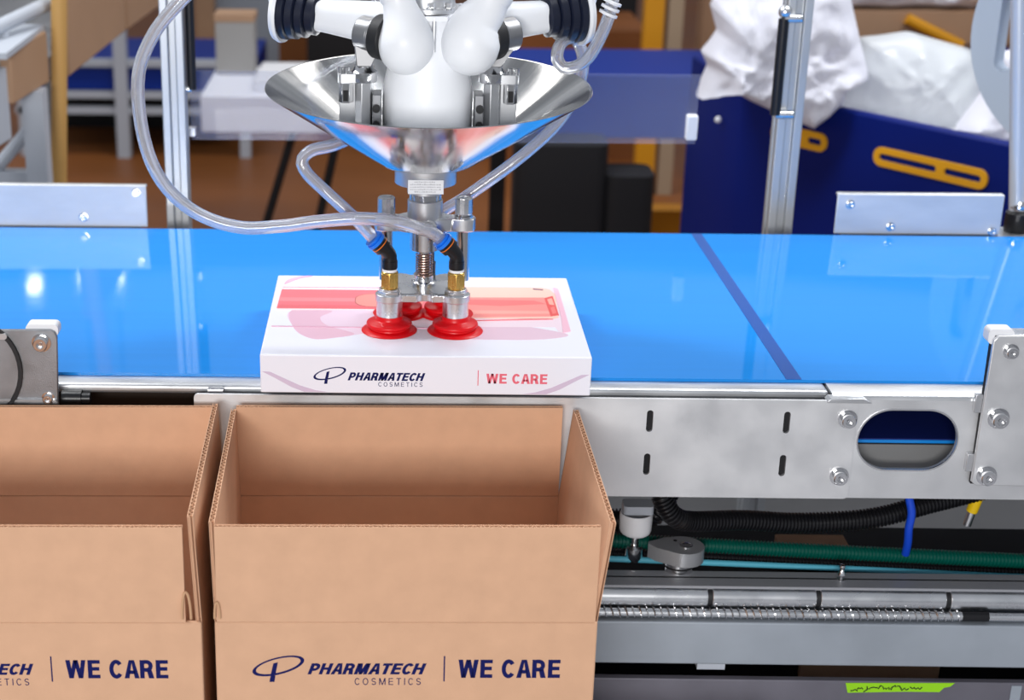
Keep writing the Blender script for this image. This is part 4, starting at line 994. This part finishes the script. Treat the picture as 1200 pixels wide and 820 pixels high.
sack('white_sack','crumpled white fabric sack hanging over the left corner of the bin',[(.649,-.013),(.666,.04),(.653,.064),(.679,.102),(.662,.147),(.708,.225),(.878,.230),(.917,.113),(.945,.027),(.908,.002),(.903,-.024),(.855,-.064),(.827,-.055),(.785,-.037),(.746,-.02),(.702,.004),(.676,-.005)],1.46,.075,BAG,1,.030)
sack('plastic_bag','cloudy plastic bag of white goods filling the middle of the bin',[(.930,-.060),(.935,.029),(.958,.077),(1.044,.087),(1.152,.058),(1.180,-.024),(1.168,-.080),(1.086,-.085),(1.017,-.080)],1.56,.09,BAGC,2,.014)
sack('white_sack','white sack spilling over the right end of the bin',[(1.050,-.028),(1.086,.03),(1.104,.1),(1.20,.12),(1.26,.02),(1.240,-.10),(1.153,-.090),(1.1,-.053)],1.28,.05,BAG,3,.020)
# fill under the bags so that they rest on something
mb=MB(); mb.prism([inset(.93)],.74,Matrix.Translation((0,0,FZ+.05))); o=mb.build('bin_filling',WHITEM,bn); o.matrix_local=bi

# rack beyond the bin
t=thing('storage_rack','tan beamed rack with yellow braces behind the blue bin','rack',(1.35,2.7,FZ))
ri=Matrix.Translation((-1.35,-2.7,-FZ))
mb=MB(); mb.box(.98,1.9,2.62,2.68,-.105,-.040); o=mb.build('beam',TAN,t); o.matrix_local=ri
for x in (1.03,1.545):
    mb=MB(); mb.box(x,x+.045,2.60,2.66,FZ,.3); o=mb.build('upright',mat('upright_yellow',(1,1,1)),t); o.matrix_local=ri
mb=MB(); mb.cyl((1.36,2.61,-.045),(1.50,2.61,-.11),.014,n=10); o=mb.build('brace',mat('upright_yellow',(1,1,1)),t); o.matrix_local=ri
mb=MB(); mb.box(.98,1.9,2.62,3.2,-.040,-.030); o=mb.build('shelf',TAN,t); o.matrix_local=ri
sack('white_sheet','white wrapped sheets lying on the tan rack beam',[(1.10,.12),(1.36,.14),(1.60,.12),(1.590,-.010),(1.548,-.029),(1.437,-.026),(1.316,-.029),(1.183,-.026),(1.10,.0)],2.70,.06,BAG,6,.018,cat='sheets')

# hall lamps mirrored as small glints in the belt
for i,(x,y,z,w) in enumerate(((-2.42,8.9,2.66,.036),(-2.06,8.9,2.62,.030),(-1.84,8.9,2.62,.036))):
    t=thing('hall_lamp',('left','middle','right')[i]+' one of three small hall lamps far behind, mirrored in the belt','lamp',(x,y,z),0,'hall lamps')
    mb=MB(); mb.box(-w,w,-.05,.05,0,.045); mb.build('lens',LENSM,t)
    mb=MB(); mb.box(-w-.01,w+.01,-.06,.06,.045,.075); mb.build('housing',GREYP,t)
    mb=MB(); mb.cyl((0,0,.075),(0,0,1.6),.008,n=8); mb.build('hanger',STEELD,t)
